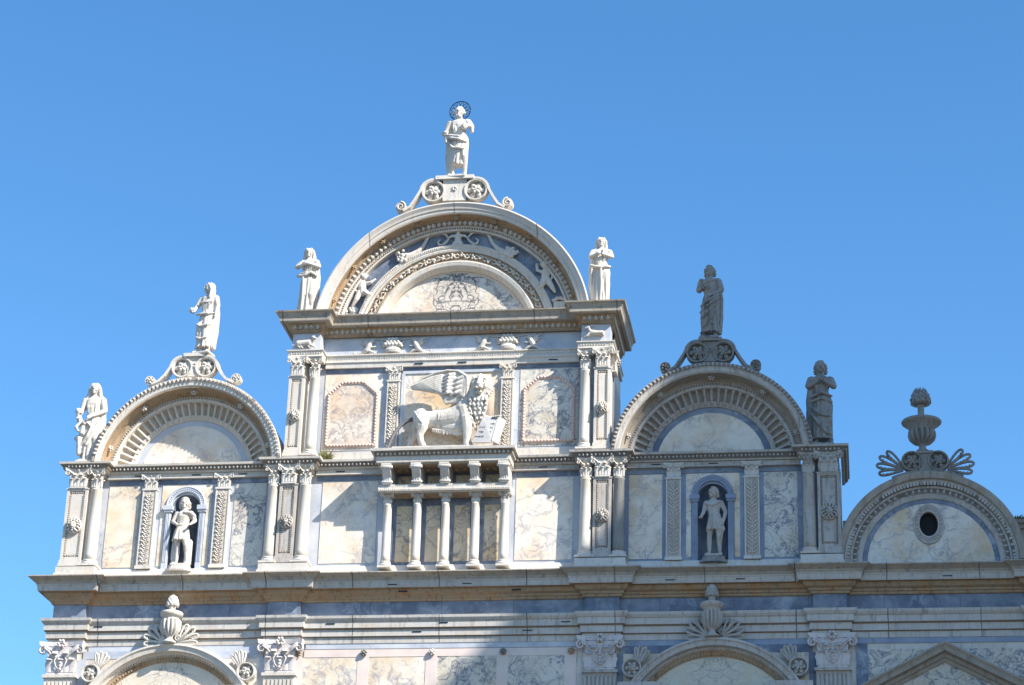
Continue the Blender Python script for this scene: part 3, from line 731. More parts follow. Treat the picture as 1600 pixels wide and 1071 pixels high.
# ---- level B entablature with its egg row
def egg_path(m, path, p, z, step, s, orn=orn_egg):
    for i in range(len(path)-1):
        (xa, da), (xb, db) = path[i], path[i+1]
        if abs(da-db) < 1e-6: row(m, orn, s, xa-.0, xb+.0, da+p, z, step)
        elif da < -1 or db < -1:
            if xa > 3: row_d(m, orn, s, xa+p, 1, min(da, db), max(da, db)+p, z, step)
PF = [(0, 22.60), (.07, 22.61), (.075, 22.645), (.10, 22.66), (.12, 22.765), (.20, 22.775), (.21, 22.835), (0, 22.85)]
bk_w = ((-10.42, -9.38), (-4.84, -3.56)); 
pathL = [(-10.42, -2), (-10.42, .40), (-9.38, .40), (-9.38, .08), (-4.84, .08), (-4.84, .40), (-3.56, .40), (-3.56, .08), (-1.75, .08)]
pathR = [(-x, d) for x, d in reversed(pathL)]; pathR[0] = (1.78, .08)
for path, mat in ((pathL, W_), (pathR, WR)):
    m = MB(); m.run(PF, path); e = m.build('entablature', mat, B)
    m = MB(); m.run([(.09, 22.655), (.113, 22.655), (.133, 22.765), (.10, 22.765)], path); m.build('moulding_ground', SHD if mat is W_ else SHDG, e)
    m = MB(); egg_path(m, path, .125, 22.712, .105, .095, orn_bead); m.build('bead_moulding', mat, e)
    m = MB()
    for i in range(len(path)-1):
        (xa, da), (xb, db) = path[i], path[i+1]
        if abs(da-.08) < 1e-6 and abs(db-.08) < 1e-6:
            m.box(xa, xb, -.02, .09, 22.46, 22.60); m.box(xa, xb, .09, .13, 22.46, 22.49); m.box(xa, xb, -.02, .075, 22.60, 22.84)
        elif abs(da-.4) < 1e-6 and abs(db-.4) < 1e-6:
            m.box(xa+.01, xb-.01, -.02, .41, 22.66, 22.84); m.box(xa+.05, xb-.05, -.02, .34, 22.5, 22.66)
    m.build('fascia', mat, e)

# ---- balcony under the lion
bal = MB(); bal.box(-1.74, 1.79, -.02, .57, 21.80, 21.98); bal.box(-1.70, 1.75, -.02, .50, 21.77, 21.80)
bal.run([(0, 22.50), (.02, 22.51), (.03, 22.64), (.05, 22.66), (.08, 22.80), (.17, 22.79), (.18, 22.86), (0, 22.87)], [(-1.74, -.02), (-1.74, .82), (1.79, .82), (1.79, -.02)])
bal.box(-1.745, 1.795, -.02, .825, 22.49, 22.865)
BAL = bal.build('balcony', W_, B)
m = MB(); m.run([(.02, 22.665), (.058, 22.665), (.082, 22.785), (.02, 22.785)], [(-1.74, -.02), (-1.74, .82), (1.79, .82), (1.79, -.02)]); m.build('moulding_ground', SHD, BAL)
m = MB(); row(m, orn_bead, .105, -1.78, 1.83, .88, 22.725, .115); row(m, orn_bead, .05, -1.74, 1.79, .565, 21.84, .055); row(m, orn_dentil, .03, -1.74, 1.79, .565, 21.935, .055)
row_d(m, orn_bead, .105, 1.85, 1, .1, .9, 22.725, .115); m.build('bead_moulding', W_, BAL)
m = MB(); m.box(-1.70, 1.75, .05, .80, 22.455, 22.489); m.box(-1.60, 1.65, .1, .45, 21.745, 21.76); m.build('stained_soffit', BR, BAL)
m = MB(); m.box(-1.72, 1.77, -.01, .05, 21.98, 22.455); m.build('balcony_back', BL, BAL)
xs = [-1.50, -.70, .06, .86, 1.64]
for i in range(4):
    a, b = xs[i]+.17, xs[i+1]-.17
    bx('inlay_panel', OC, a+.03, b-.03, .05, .065, 22.06, 22.38, BAL)
    m = MB(); 
    for k in range(2): cherub_rosette(m, a+(b-a)*(k+.5)/2, .42, 22.44, .075)
    m.build('carved_rosette', BR, BAL)
    bx('inlay_panel', OC, a+.02, b-.02, -.01, .03, 20.0, 21.55, BAL)
m = MB(); m.box(-1.62, 1.66, -.01, .018, 19.9, 21.76); m.build('blue_back_panel', BL, BAL)
for i, x in enumerate(xs):
    m = MB(); P = []
    for k in range(13):                         # scroll bracket in profile
        t = k/12; P.append((.80-.18*t+.045*sin(t*pi*2.0), 22.46-.48*t))
    prof = [(.02, 22.46)]+P+[(.02, 21.98)]
    n = len(prof); w2 = .115
    m.add([(x-w2, d, z) for d, z in prof]+[(x+w2, d, z) for d, z in prof], [tuple(range(n)), tuple(range(2*n-1, n-1, -1))]+[(j, (j+1) % n, n+(j+1) % n, n+j) for j in range(n)])
    m.tube([(x-.13, .78, 22.40), (x+.13, .78, 22.40)], .06, 10); m.tube([(x-.12, .60, 22.04), (x+.12, .60, 22.04)], .045, 10)
    for s_ in (-1, 0, 1): m.T = (lambda X: lambda u, v, w_: (X+u, .635+v+(w_)*.16, 22.06+w_))(x+s_*.06); leaf(m, .10, .27-.06*abs(s_), .16)
    m.T = None
    m.box(x-.135, x+.135, -.01, .835, 22.44, 22.495)
    m.build('bracket', W_, BAL)
    column(BAL, x, .30, .125, 19.78, 21.50, 21.77, PIL, W_)

# ---- middle bay: frieze with reliefs, dentils, top cornice
m = MB(); m.box(-3.6, 3.6, -.01, .02, 25.94, 26.48); 
for s in (-1, 1): m.box(min(s*3.60, s*4.38), max(s*3.6, s*4.38), -1.9, .48, 25.92, 26.48)
m.build('blue_frieze', BLL, B)
pE = [(-4.40, -2), (-4.40, .52), (-3.60, .52), (-3.60, .10), (3.60, .10), (3.60, .52), (4.40, .52), (4.40, -2)]
m = MB(); m.run([(-.02, 25.56), (.10, 25.56), (.11, 25.70), (.14, 25.71), (.14, 25.75), (.07, 25.78), (.09, 25.90), (.13, 25.92), (.13, 25.95), (-.02, 25.97)], [(-3.5, 0), (3.5, 0)]); e = m.build('architrave', W_, B)
m = MB(); row(m, orn_bead, .06, -3.5, 3.5, .07, 25.85, .07); m.build('bead_moulding', W_, e)
for s in (-1, 1):
    a, b = sorted((s*3.56, s*4.42)); m = MB(); m.run([(-.02, 25.75), (.05, 25.75), (.05, 25.78), (.03, 25.80), (.05, 25.90), (.08, 25.92), (.08, 25.95), (-.02, 25.96)], [(a, -.02), (a, .50), (b, .50), (b, -.02 if s < 0 else -1.9)]); e = m.build('architrave', W_, B)
    m = MB(); row(m, orn_bead, .06, a, b, .53, 25.85, .07); m.build('bead_moulding', W_, e)
m = MB(); m.run([(-.03, 26.70), (.29, 26.70), (.30, 26.72), (.31, 26.83), (.325, 26.845), (.33, 26.87), (.36, 26.92), (.41, 26.95), (.42, 26.985), (-.03, 27.02)], pE); TC = m.build('top_cornice', WC, B)
m = MB(); m.run([(-.02, 26.47), (.03, 26.47), (.035, 26.505), (.05, 26.51), (.05, 26.545), (.06, 26.55), (.12, 26.67), (.13, 26.695), (-.02, 26.698)], pE); e = m.build('bed_moulding', BR, TC)
m = MB(); m.box(-4.5, 4.5, -1.9, .25, 26.699, 26.7); 
m = MB(); egg_path(m, pE, .085, 26.61, .150, .125); 
egg_path(m, pE, .05, 26.525, .07, .03, orn_dentil); m.build('egg_moulding', W_, TC)
m = MB(); m.box(-4.36, 4.36, -2.0, .4, 26.72, 26.99); m.build('cornice_core', W_, TC)

# reliefs of the upper frieze
def griffin(m, x, z, s, d=.03):
    T = lambda P: [(x+s*a, d+b, z+c) for a, b, c in P]
    T0 = T; T = lambda P: T0([(a*1.12, b, c*1.12+.02) for a, b, c in P])
    m.tube(T([(-.30, .01, -.20), (-.16, .03, -.19), (-.04, .05, -.12), (.03, .06, 0), (.05, .06, .08)]), [.02, .035, .07, .075, .05], 8)
    m.ball((x+s*.09, d+.07, z+.13), (.055, .05, .055), 8, 6)
    m.tube(T([(.03, .05, .0), (.12, .06, -.04), (.18, .05, -.02)]), [.03, .022, .02], 6)
    m.tube(T([(.02, .05, -.13), (.12, .05, -.17), (.17, .05, -.2)]), [.045, .035, .02], 6)
    m.tube(T([(.02, .03, .04), (-.08, .03, .12), (-.2, .03, .19)]), [.05, .05, .012], 6, .6)
    m.tube(T([(.01, .03, .0), (-.1, .03, .07), (-.22, .03, .10)]), [.04, .04, .012], 6, .6)
    m.tube(T([(.0, .03, -.04), (-.08, .03, .02), (-.17, .03, .03)]), [.03, .03, .012], 6, .6)
    m.tube(T([(-.30, .01, -.20), (-.36, .01, -.17), (-.33, .01, -.12)]), [.02, .018, .012], 5)
for cx, mt in ((-1.66, W_), (1.53, W_)):
    m = MB()
    m.lathe([(.10, -.21), (.17, -.20), (.20, -.12), (.16, -.05), (.18, -.02)], 0, 0, 16, 8, .2)
    m.v = [(x*1.15+cx, max(d*.5, -.02)+.05, z+26.20) for x, d, z in m.v]
    for r_ in range(3):
        for i in range(5-r_): m.ball((cx+(i-(4-r_)/2)*.10, .11, 26.20+.03+r_*.072), .060, 7, 5)
    for s in (-1, 1):
        for k in range(4): m.tube([(cx+s*.16, .06, 26.22), (cx+s*(.25+.02*k), .08, 26.17+.05*k), (cx+s*(.31-.01*k), .05, 26.19+.055*k)], [.02, .035, .012], 5)
        m.tube([(cx+s*(.18+.37*sin(t*pi/10*1.0)*1.0), .05, 26.36+.07*sin(t*pi/10)-.32*(t/10)**3) for t in range(8)], .016, 5)
    m.build('fruit_basket_relief', mt, B, remesh=.011, smooth_it=1)
    for s in (-1, 1):
        m = MB(); griffin(m, cx+s*.68, 26.19, -s); m.build('griffin_relief', mt, B, remesh=.011, smooth_it=1)
# ox and goat on the end blocks
m = MB(); x, z, d = -3.98, 26.14, .53
m.tube([(x-.24, d, z), (x-.1, d, z+.01), (x+.10, d, z+.02)], [.095, .09, .10], 10); m.tube([(x+.10, d, z+.04), (x+.2, d+.04, z+.13)], [.08, .05], 8); m.ball((x+.2, d+.06, z+.15), (.06, .06, .055), 8, 6); m.tube([(x+.2, d+.08, z+.14), (x+.30, d+.1, z+.10)], [.04, .028], 7)
for a, b in ((-.26, -.2), (-.17, -.13), (.10, .22), (.16, .06)): m.tube([(x+a, d+.02, z-.04), (x+b, d+.04, z-.10), (x+b+.05, d+.03, z-.14)], [.04, .026, .02], 6)
for s in (-1, 1): m.tube([(x+.19, d+.05, z+.19), (x+.19+s*.07, d+.05, z+.21), (x+.19+s*.09, d+.05, z+.26)], [.015, .014, .006], 5)
m.build('ox_relief', W_, B, remesh=.011, smooth_it=1)
m = MB(); x, z, d = 3.96, 26.18, .53
m.tube([(x+.26, d, z-.01), (x+.1, d, z), (x-.13, d, z+.02)], [.085, .075, .095], 10); m.tube([(x-.13, d, z+.04), (x-.19, d+.03, z+.14)], [.07, .045], 8); m.tube([(x-.18, d+.05, z+.17), (x-.30, d+.06, z+.13)], [.045, .024], 7)
m.tube([(x-.16, d+.04, z+.2), (x-.08, d+.03, z+.25), (x+.03, d+.03, z+.24), (x+.06, d+.03, z+.20)], [.018, .018, .014, .006], 6)
m.tube([(x-.16, d+.05, z-.03), (x-.24, d+.07, z-.12), (x-.33, d+.05, z-.14)], [.04, .025, .02], 6); m.tube([(x-.08, d+.0, z-.04), (x-.20, d+.02, z-.11)], [.04, .025], 6)
m.tube([(x+.27, d+.03, z-.02), (x+.30, d+.05, z-.11), (x+.24, d+.04, z-.13), (x+.31, d+.04, z-.16)], [.06, .03, .022, .018], 6); m.tube([(x+.33, d, z+.03), (x+.36, d, z+.07)], [.02, .012], 5)
m.v = [(3.96+(a-3.96)*.84, b, 26.19+(c_-26.18)*.9) for a, b, c_ in m.v]
m.build('goat_relief', W_, B, remesh=.011, smooth_it=1)

# ---- the arched gables
def flutes(m, cx, cz, r0, r1, D, n, a0, a1, splay=0.0, hollow=None):
    for i in range(n):
        a = a0+(a1-a0)*(i+.5)/n; da = (a1-a0)/n
        # concave niche strip between two ribs, with a round head
        V = []; K = 6; J = 7
        hwid = da*r1*.40
        for j in range(J+1):
            rr = r0+(r1-hwid-r0)*j/J; hw = hwid*(.80+.20*j/J)
            for k in range(K+1):
                t = pi*k/K; u = -hw*cos(t); dd = D-splay*(r1-rr)/(r1-r0)-.10*sin(t)
                V.append((rr, u, dd))
        for j in range(1, 5):
            b = j/4*pi/2
            for k in range(K+1):
                t = pi*k/K; V.append((r1-hwid+hwid*sin(b), -hwid*cos(t)*cos(b), D-.10*sin(t)*cos(b)))
        (hollow or m).add([(cx+r*cos(a)+u*sin(a), dd, cz+r*sin(a)-u*cos(a)) for r, u, dd in V], [(j*(K+1)+k, j*(K+1)+k+1, (j+1)*(K+1)+k+1, (j+1)*(K+1)+k) for j in range(J+4) for k in range(K)], True)
        # rib and arch line over each flute
        b = a-da/2
        for q in (b,) if i else (b,):
            P = [(cx+(r0+(r1-hwid*.6-r0)*k/3)*cos(q), D+.004-splay*(1-k/3), cz+(r0+(r1-hwid*.6-r0)*k/3)*sin(q)) for k in range(4)]
            m.tube(P, r1*da*.19, 6)
        P = [(r1-hwid+hwid*sin(t*pi/8)*1.12, -hwid*1.1*cos(t*pi/8)) for t in range(9)]
        m.tube([(cx+r*cos(a)+u*sin(a), D+.006, cz+r*sin(a)-u*cos(a)) for r, u in P], .034, 6)

def side_gable(c, mat, bmat, lun, ringmat, shd, fmat):
    cz = 22.55; a0, a1 = radians(6), pi-radians(6)
    c2, z2 = c-.05, cz+.09; b0, b1 = radians(3), pi-radians(3)      # centre of the recessed rings
    G = MB()
    body = [(c+2.5*cos(pi-pi*i/40), cz+2.5*sin(pi*i/40)) for i in range(41) if sin(pi*i/40) > .11]
    G.prism(body, -.9, -.42)
    G.arc([(2.36, -.9), (2.60, -.9), (2.66, .58), (2.66, .615), (2.60, .62), (2.55, .605), (2.53, .60), (2.52, .59), (2.44, .58), (2.41, .56), (2.36, .10)], c, cz, a0, a1, 80)
    g = G.build('arched_gable', mat, B)
    m = MB(); m.arc([(2.555, .55), (2.655, .55), (2.65, .622), (2.56, .616)], c, cz, a0, a1, 80); m.build('moulding_ground', shd, g)
    m = MB(); arow(m, orn_egg, .105, c, cz, 2.605, .62, .118, radians(7), pi-radians(7)); m.build('egg_moulding', mat, g)
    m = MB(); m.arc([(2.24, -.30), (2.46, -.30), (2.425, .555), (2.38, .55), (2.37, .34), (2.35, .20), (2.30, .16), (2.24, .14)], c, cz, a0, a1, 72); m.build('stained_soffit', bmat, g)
    m = MB(); m.arc([(2.13, -.30), (2.27, -.30), (2.27, .15), (2.22, .16), (2.17, .13), (2.13, .12)], c, cz, a0, a1, 64); m.build('archivolt', mat, g)
    m = MB(); m.arc([(2.20, .11), (2.25, .11), (2.25, .165), (2.20, .155)], c, cz, a0, a1, 64); m.build('moulding_ground', shd, g)
    m = MB(); arow(m, orn_dentil, .045, c, cz, 2.225, .16, .075, a0, a1); m.build('dentil_moulding', mat, g)
    for ang in (18, 54, 90, 126, 162):
        m = MB(); a = radians(ang); cherub_rosette(m, c+2.33*cos(a), .36, cz+2.33*sin(a), .10, ang); m.build('carved_rosette', mat, g)
    m = MB(); m.arc([(1.68, -.40), (2.17, -.40), (2.17, -.20), (1.68, -.36)], c2, z2, b0, b1, 48); m.build('flute_ground', bmat, g)
    m = MB(); fm = MB(); flutes(m, (c+c2)/2, (cz+z2)/2, 1.72, 2.14, .03, 32, radians(2), pi-radians(2), .20, fm); m.build('fluted_band', mat, g); fm.build('flute_hollows', fmat, g)
    m = MB(); m.arc([(1.62, -.40), (1.75, -.40), (1.75, -.13), (1.72, -.12), (1.69, -.15), (1.66, -.17), (1.62, -.20)], c2, z2, b0, b1, 56); m.build('ring_moulding', mat, g)
    m = MB(); m.arc([(1.43, -.40), (1.63, -.40), (1.63, -.24), (1.43, -.24)], c2, z2, b0, b1, 48); m.build('blue_ring', ringmat, g)
    m = MB(); m.prism([(c2+1.455*cos(pi-pi*i/40), max(22.6, z2+1.455*sin(pi*i/40))) for i in range(41)], -.40, -.225); m.build('lunette_panel', lun, g)
    return g
side_gable(-7.10, W_, BR, CRW, BLL, SHD, FL1)
side_gable(7.08, WR, BRR, CR, BL, SHDG, FL2)

# great middle gable
c, cz = 0.03, 26.38; a0, a1 = radians(9), pi-radians(9)
m = MB(); m.prism([(c+3.7*cos(pi-pi*i/48), cz+3.7*sin(pi*i/48)) for i in range(49) if sin(pi*i/48) > .16], -.9, -.30)
m.arc([(3.55, -.9), (3.80, -.9), (3.84, .66), (3.84, .69), (3.80, .70), (3.72, .65), (3.66, .635), (3.655, .61), (3.58, .60), (3.54, .58), (3.53, .1)], c, cz, a0, a1, 96)
g = m.build('arched_gable', stone('gable_stone', (.66, .62, .57), (.30, .26, .22), .5, .45, (.60, .50, .38), joints=2.35), B)
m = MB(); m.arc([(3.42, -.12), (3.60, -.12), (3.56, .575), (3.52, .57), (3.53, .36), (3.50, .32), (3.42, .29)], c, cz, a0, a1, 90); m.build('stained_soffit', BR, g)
m = MB(); m.arc([(3.20, -.12), (3.48, -.12), (3.48, .29), (3.45, .30), (3.33, .21), (3.32, .20), (3.22, .18), (3.20, .17)], c, cz, a0, a1, 90); e = m.build('inner_archivolt', W_, g)
m = MB(); m.arc([(3.335, .19), (3.455, .24), (3.452, .312), (3.34, .23)], c, cz, a0, a1, 90); m.arc([(3.245, .15), (3.29, .15), (3.29, .205), (3.245, .198)], c, cz, a0, a1, 90); m.build('moulding_ground', SHD, g)
m = MB(); arow(m, orn_egg, .125, c, cz, 3.395, .28, .15, a0, a1); arow(m, orn_dentil, .04, c, cz, 3.265, .20, .07, a0, a1); m.build('egg_moulding', W_, g)
for ang in (18, 36, 54, 72, 90, 108, 126, 144, 162):
    m = MB(); a = radians(ang); cherub_rosette(m, c+3.52*cos(a), .45, cz+3.50*sin(a), .10, ang); m.build('carved_rosette', BR, g)
m = MB(); m.arc([(2.75, -.30), (3.22, -.30), (3.22, .0), (2.75, 0)], c, cz, a0, a1, 72); m.build('blue_field', BL, g)
m = MB(); m.arc([(2.60, -.30), (2.82, -.30), (2.82, .10), (2.80, .12), (2.72, .11), (2.70, .09), (2.62, .09), (2.60, .07)], c, cz, a0, a1, 72); arow(m, orn_bead, .05, c, cz, 2.76, .11, .06, a0, a1); arow(m, orn_bead, .035, c, cz, 2.66, .09, .045, a0, a1); m.build('bead_archivolt', W_, g)
m = MB(); m.arc([(2.33, -.30), (2.61, -.30), (2.61, .02), (2.33, .02)], c, cz, a0, a1, 72); gb = m.build('garland_ground', BR, g)
m = MB(); rg = random.Random(5)
for i in range(26):
    a = a0+.06+(a1-a0-.12)*i/25; rr = 2.47
    for k in range(7):
        q = rg.uniform(0, 6.28); t = rg.uniform(0, .085); m.ball((c+rr*cos(a)+t*cos(q), .06, cz+rr*sin(a)+t*sin(q)), rg.uniform(.026, .042), 6, 4)
    b = a+.5*(a1-a0)/26
    for s in (-1, 1): m.tube([(c+rr*cos(a+.02), .04, cz+rr*sin(a+.02)), (c+(rr+s*.06)*cos(b), .06, cz+(rr+s*.06)*sin(b)), (c+(rr+s*.02)*cos(b+.035), .04, cz+(rr+s*.02)*sin(b+.035))], [.012, .024, .008], 5)
m.build('garland', W_, gb)
m = MB(); m.arc([(2.13, -.30), (2.34, -.30), (2.34, .06), (2.30, .075), (2.2, .05), (2.17, .02), (2.10, -.12)], c, cz, a0, a1, 72); m.build('ring_moulding', W_, g)
m = MB(); m.arc([(1.98, -.30), (2.15, -.30), (2.15, -.18), (1.98, -.18)], c-.03, cz+.07, a0, a1, 60); m.build('lunette_border', CRW, g)
for i, (xa, xb, mt) in enumerate(((-2, -.62, CRW), (-.62, .03, BK), (.03, .68, BK), (.68, 2.05, CG))):
    pts = [(c+2.0*cos(pi-pi*i/60), cz+2.0*sin(pi*i/60)) for i in range(61)]
    pts = [p for p in pts if xa <= p[0] <= xb]
    za = cz+sqrt(max(0, 4-(xa-c)**2)); zb = cz+sqrt(max(0, 4-(xb-c)**2))
    m = MB(); m.prism([(max(xa, c-1.999), 26.7), (max(xa, c-1.999), max(26.7, za))]+[(x, max(z, 26.7)) for x, z in pts]+[(min(xb, c+1.999), max(26.7, zb)), (min(xb, c+1.999), 26.7)], -.30, -.17); o_ = m.build('lunette_panel', mt, g); o_.location.z = .06; o_.location.x = -.03

# reliefs on the blue field
def putto(m, x, d, z, k, arms, legs, head=(0, .30)):
    T = lambda P: [(x+k*a, d+k*b, z+k*q) for a, b, q in P]
    m.tube(T([(0, 0, -.14), (0, .03, 0), (0, .02, .14)]), [k*.11, k*.105, k*.09], 10)
    m.ball((x+k*head[0], d+k*.06, z+k*head[1]), k*.105, 10, 7); m.tube(T([(0, .02, .14), (head[0]*.8, .04, head[1]*.75)]), k*.05, 7)
    m.ball((x+k*head[0], d+k*.16, z+k*(head[1]-.015)), k*.02, 5, 4)
    for i in range(7): a = pi*i/6; m.ball((x+k*(head[0]+.09*cos(a)), d+k*.05, z+k*(head[1]+.02+.09*sin(a))), k*.04, 6, 4)
    for P in arms: m.tube(T(P), [k*.05, k*.045, k*.03][:len(P)] if len(P) == 3 else k*.04, 7)
    for P in legs: m.tube(T(P), [k*.085, k*.065, k*.035][:len(P)], 8)
m = MB(); putto(m, .03, .04, 29.38, .95, [[(-.08, .03, .1), (-.2, .05, .08), (-.26, .05, .03)], [(.08, .03, .1), (.2, .05, .08), (.26, .05, .03)]], [[(-.05, .03, -.12), (-.12, .06, -.2), (-.09, .04, -.32)], [(.05, .03, -.12), (.12, .06, -.2), (.09, .04, -.32)]])
m.build('cherub_relief', W_, g, remesh=.012, smooth_it=1)
for s in (-1, 1):
    m = MB(); X = lambda px: .03+s*px
    m.tube([(X(a), .05, z) for a, z in ((.26, 29.40), (.33, 29.30), (.44, 29.20), (.54, 29.22), (.57, 29.32), (.50, 29.38))], [.03, .045, .05, .045, .035, .02], 7)
    m.tube([(X(a), .05, z) for a, z in ((.28, 29.42), (.36, 29.53), (.50, 29.60), (.66, 29.60), (.78, 29.56))], [.03, .04, .045, .045, .05], 7)
    m.tube([(X(a), .05, z) for a, z in ((.80, 29.56), (.88, 29.42), (.98, 29.20), (1.12, 29.04), (1.30, 28.92), (1.42, 28.88))], [.04, .05, .055, .075, .10, .13], 8)
    for i in range(22):
        q = rg.uniform(0, 6.28); t = rg.uniform(0, .17); m.ball((X(1.55+t*cos(q)), .09+rg.uniform(0, .05), 28.90+t*sin(q)*1.1), rg.uniform(.045, .065), 7, 5)
    m.build('cornucopia_relief', W_, g, remesh=.012, smooth_it=1)
m = MB(); putto(m, -2.62, .04, 27.98, 1.15, [[(-.08, .03, .1), (-.2, .05, .0), (-.14, .06, -.10)], [(.08, .03, .1), (.22, .05, .12), (.32, .05, .2)]], [[(-.05, .03, -.12), (-.12, .06, -.32), (-.22, .04, -.50)], [(.06, .03, -.12), (.2, .08, -.22), (.1, .04, -.34)]], (.02, .28)); m.build('cherub_relief', W_, g, remesh=.013, smooth_it=1)
m = MB(); putto(m, 2.52, .04, 28.15, 1.15, [[(-.08, .03, .1), (-.2, .05, .14), (-.22, .06, .30)], [(.08, .03, .1), (.18, .05, .02), (.16, .05, -.08)]], [[(-.05, .03, -.12), (-.08, .06, -.28), (-.2, .04, -.32)], [(.06, .03, -.12), (.16, .06, -.3), (.24, .04, -.44)]], (-.02, .28)); m.build('cherub_relief', W_, g, remesh=.013, smooth_it=1)
for x, z in ((-2.96, 27.30), (2.92, 27.45)):
    m = MB(); m.box(x-.16, x+.16, 0, .07, z-.35, z-.08)
    for i in range(9): m.ball((x+rg.uniform(-.17, .17), .07, z+rg.uniform(-.06, .06)), .055, 6, 4)
    m.build('pedestal_relief', W_, g)

# far right gable with an oval window
c, cz, mat = 12.62, 19.74, WR; a0, a1 = radians(0), pi
m = MB()
hole = [(12.60+.235*cos(2*pi*i/24), 20.78+.33*sin(2*pi*i/24)) for i in range(24)]
m.arc([(.6, -.8), (2.3, -.8), (2.3, -.14), (.6, -.14)], c, cz, a0, a1, 48)
m.arc([(2.25, -.8), (2.34, -.8), (2.37, .30), (2.37, .335), (2.33, .35), (2.20, .33), (2.18, .27), (2.17, .25)], c, cz, a0, a1, 72)
g = m.build('arched_gable', BRR, B)
m = MB(); m.arc([(1.98, -.14), (2.19, -.14), (2.19, .25), (2.16, .255), (2.02, .15), (1.98, .14)], c, cz, a0, a1, 64); arow(m, orn_dentil, .10, c, cz, 2.09, .21, .088, a0, a1); m.build('dentil_moulding', mat, g)
m = MB(); m.arc([(2.03, .1), (2.15, .1), (2.15, .243), (2.03, .165)], c, cz, a0, a1, 64); m.arc([(1.88, .0), (1.97, .0), (1.975, .135), (1.88, .093)], c, cz, a0, a1, 64); m.build('moulding_ground', SHDG, g)
m = MB(); m.arc([(1.86, -.14), (1.99, -.14), (1.99, .13), (1.86, .07)], c, cz, a0, a1, 64); arow(m, orn_egg, .12, c, cz, 1.925, .10, .16, a0, a1); m.build('egg_moulding', mat, g)
m = MB(); m.arc([(1.73, -.14), (1.87, -.14), (1.87, .07), (1.84, .08), (1.76, .05), (1.73, .03)], c, cz, a0, a1, 64); m.build('ring_moulding', mat, g)
m = MB(); m.arc([(1.58, -.14), (1.74, -.14), (1.74, 0), (1.58, 0)], c, cz, a0, a1, 64); m.build('blue_ring', BL, g)
# lunette slab with the real oval opening: strips between the oval and the arch
m = MB(); n = 48; V = []
for i in range(n):
    t = 2*pi*i/n; ox, oz = 12.60+.26*cos(t), 20.78+.36*sin(t)
    k = 0.0; dx, dz = cos(t), sin(t)*1.2
    while k < 3:
        x, z = ox+dx*k, oz+dz*k
        if (x-c)**2+(z-cz)**2 > 1.6**2 or z < 19.6: break
        k += .01
    V += [(ox, .012, oz), (x, .012, max(z, 19.55)), (ox, -.16, oz)]
m.add(V, [(3*i, 3*i+1, 3*((i+1) % n)+1, 3*((i+1) % n)) for i in range(n)]+[(3*i, 3*((i+1) % n), 3*((i+1) % n)+2, 3*i+2) for i in range(n)]); lun = m.build('lunette_panel', CR, g)
m = MB(); V = []
for i in range(32):
    t = 2*pi*i/32; V += [(12.60+r*.235*cos(t), d, 20.78+r*.33*sin(t)) for r, d in ((.98, .0), (1.0, .06), (1.15, .075), (1.25, .05), (1.4, .05), (1.5, .07), (1.62, .07), (1.66, .0))]
m.add(V, [(8*i+j, 8*i+j+1, 8*((i+1) % 32)+j+1, 8*((i+1) % 32)+j) for i in range(32) for j in range(7)])
for i in range(26):
    t = 2*pi*i/26; m.ball((12.60+.31*cos(t), .055, 20.78+.435*sin(t)), .026, 5, 4)
wf = m.build('oval_window_frame', mat, g)
m = MB(); m.prism(hole, -.20, -.10); m.build('window_glass', DK, wf)

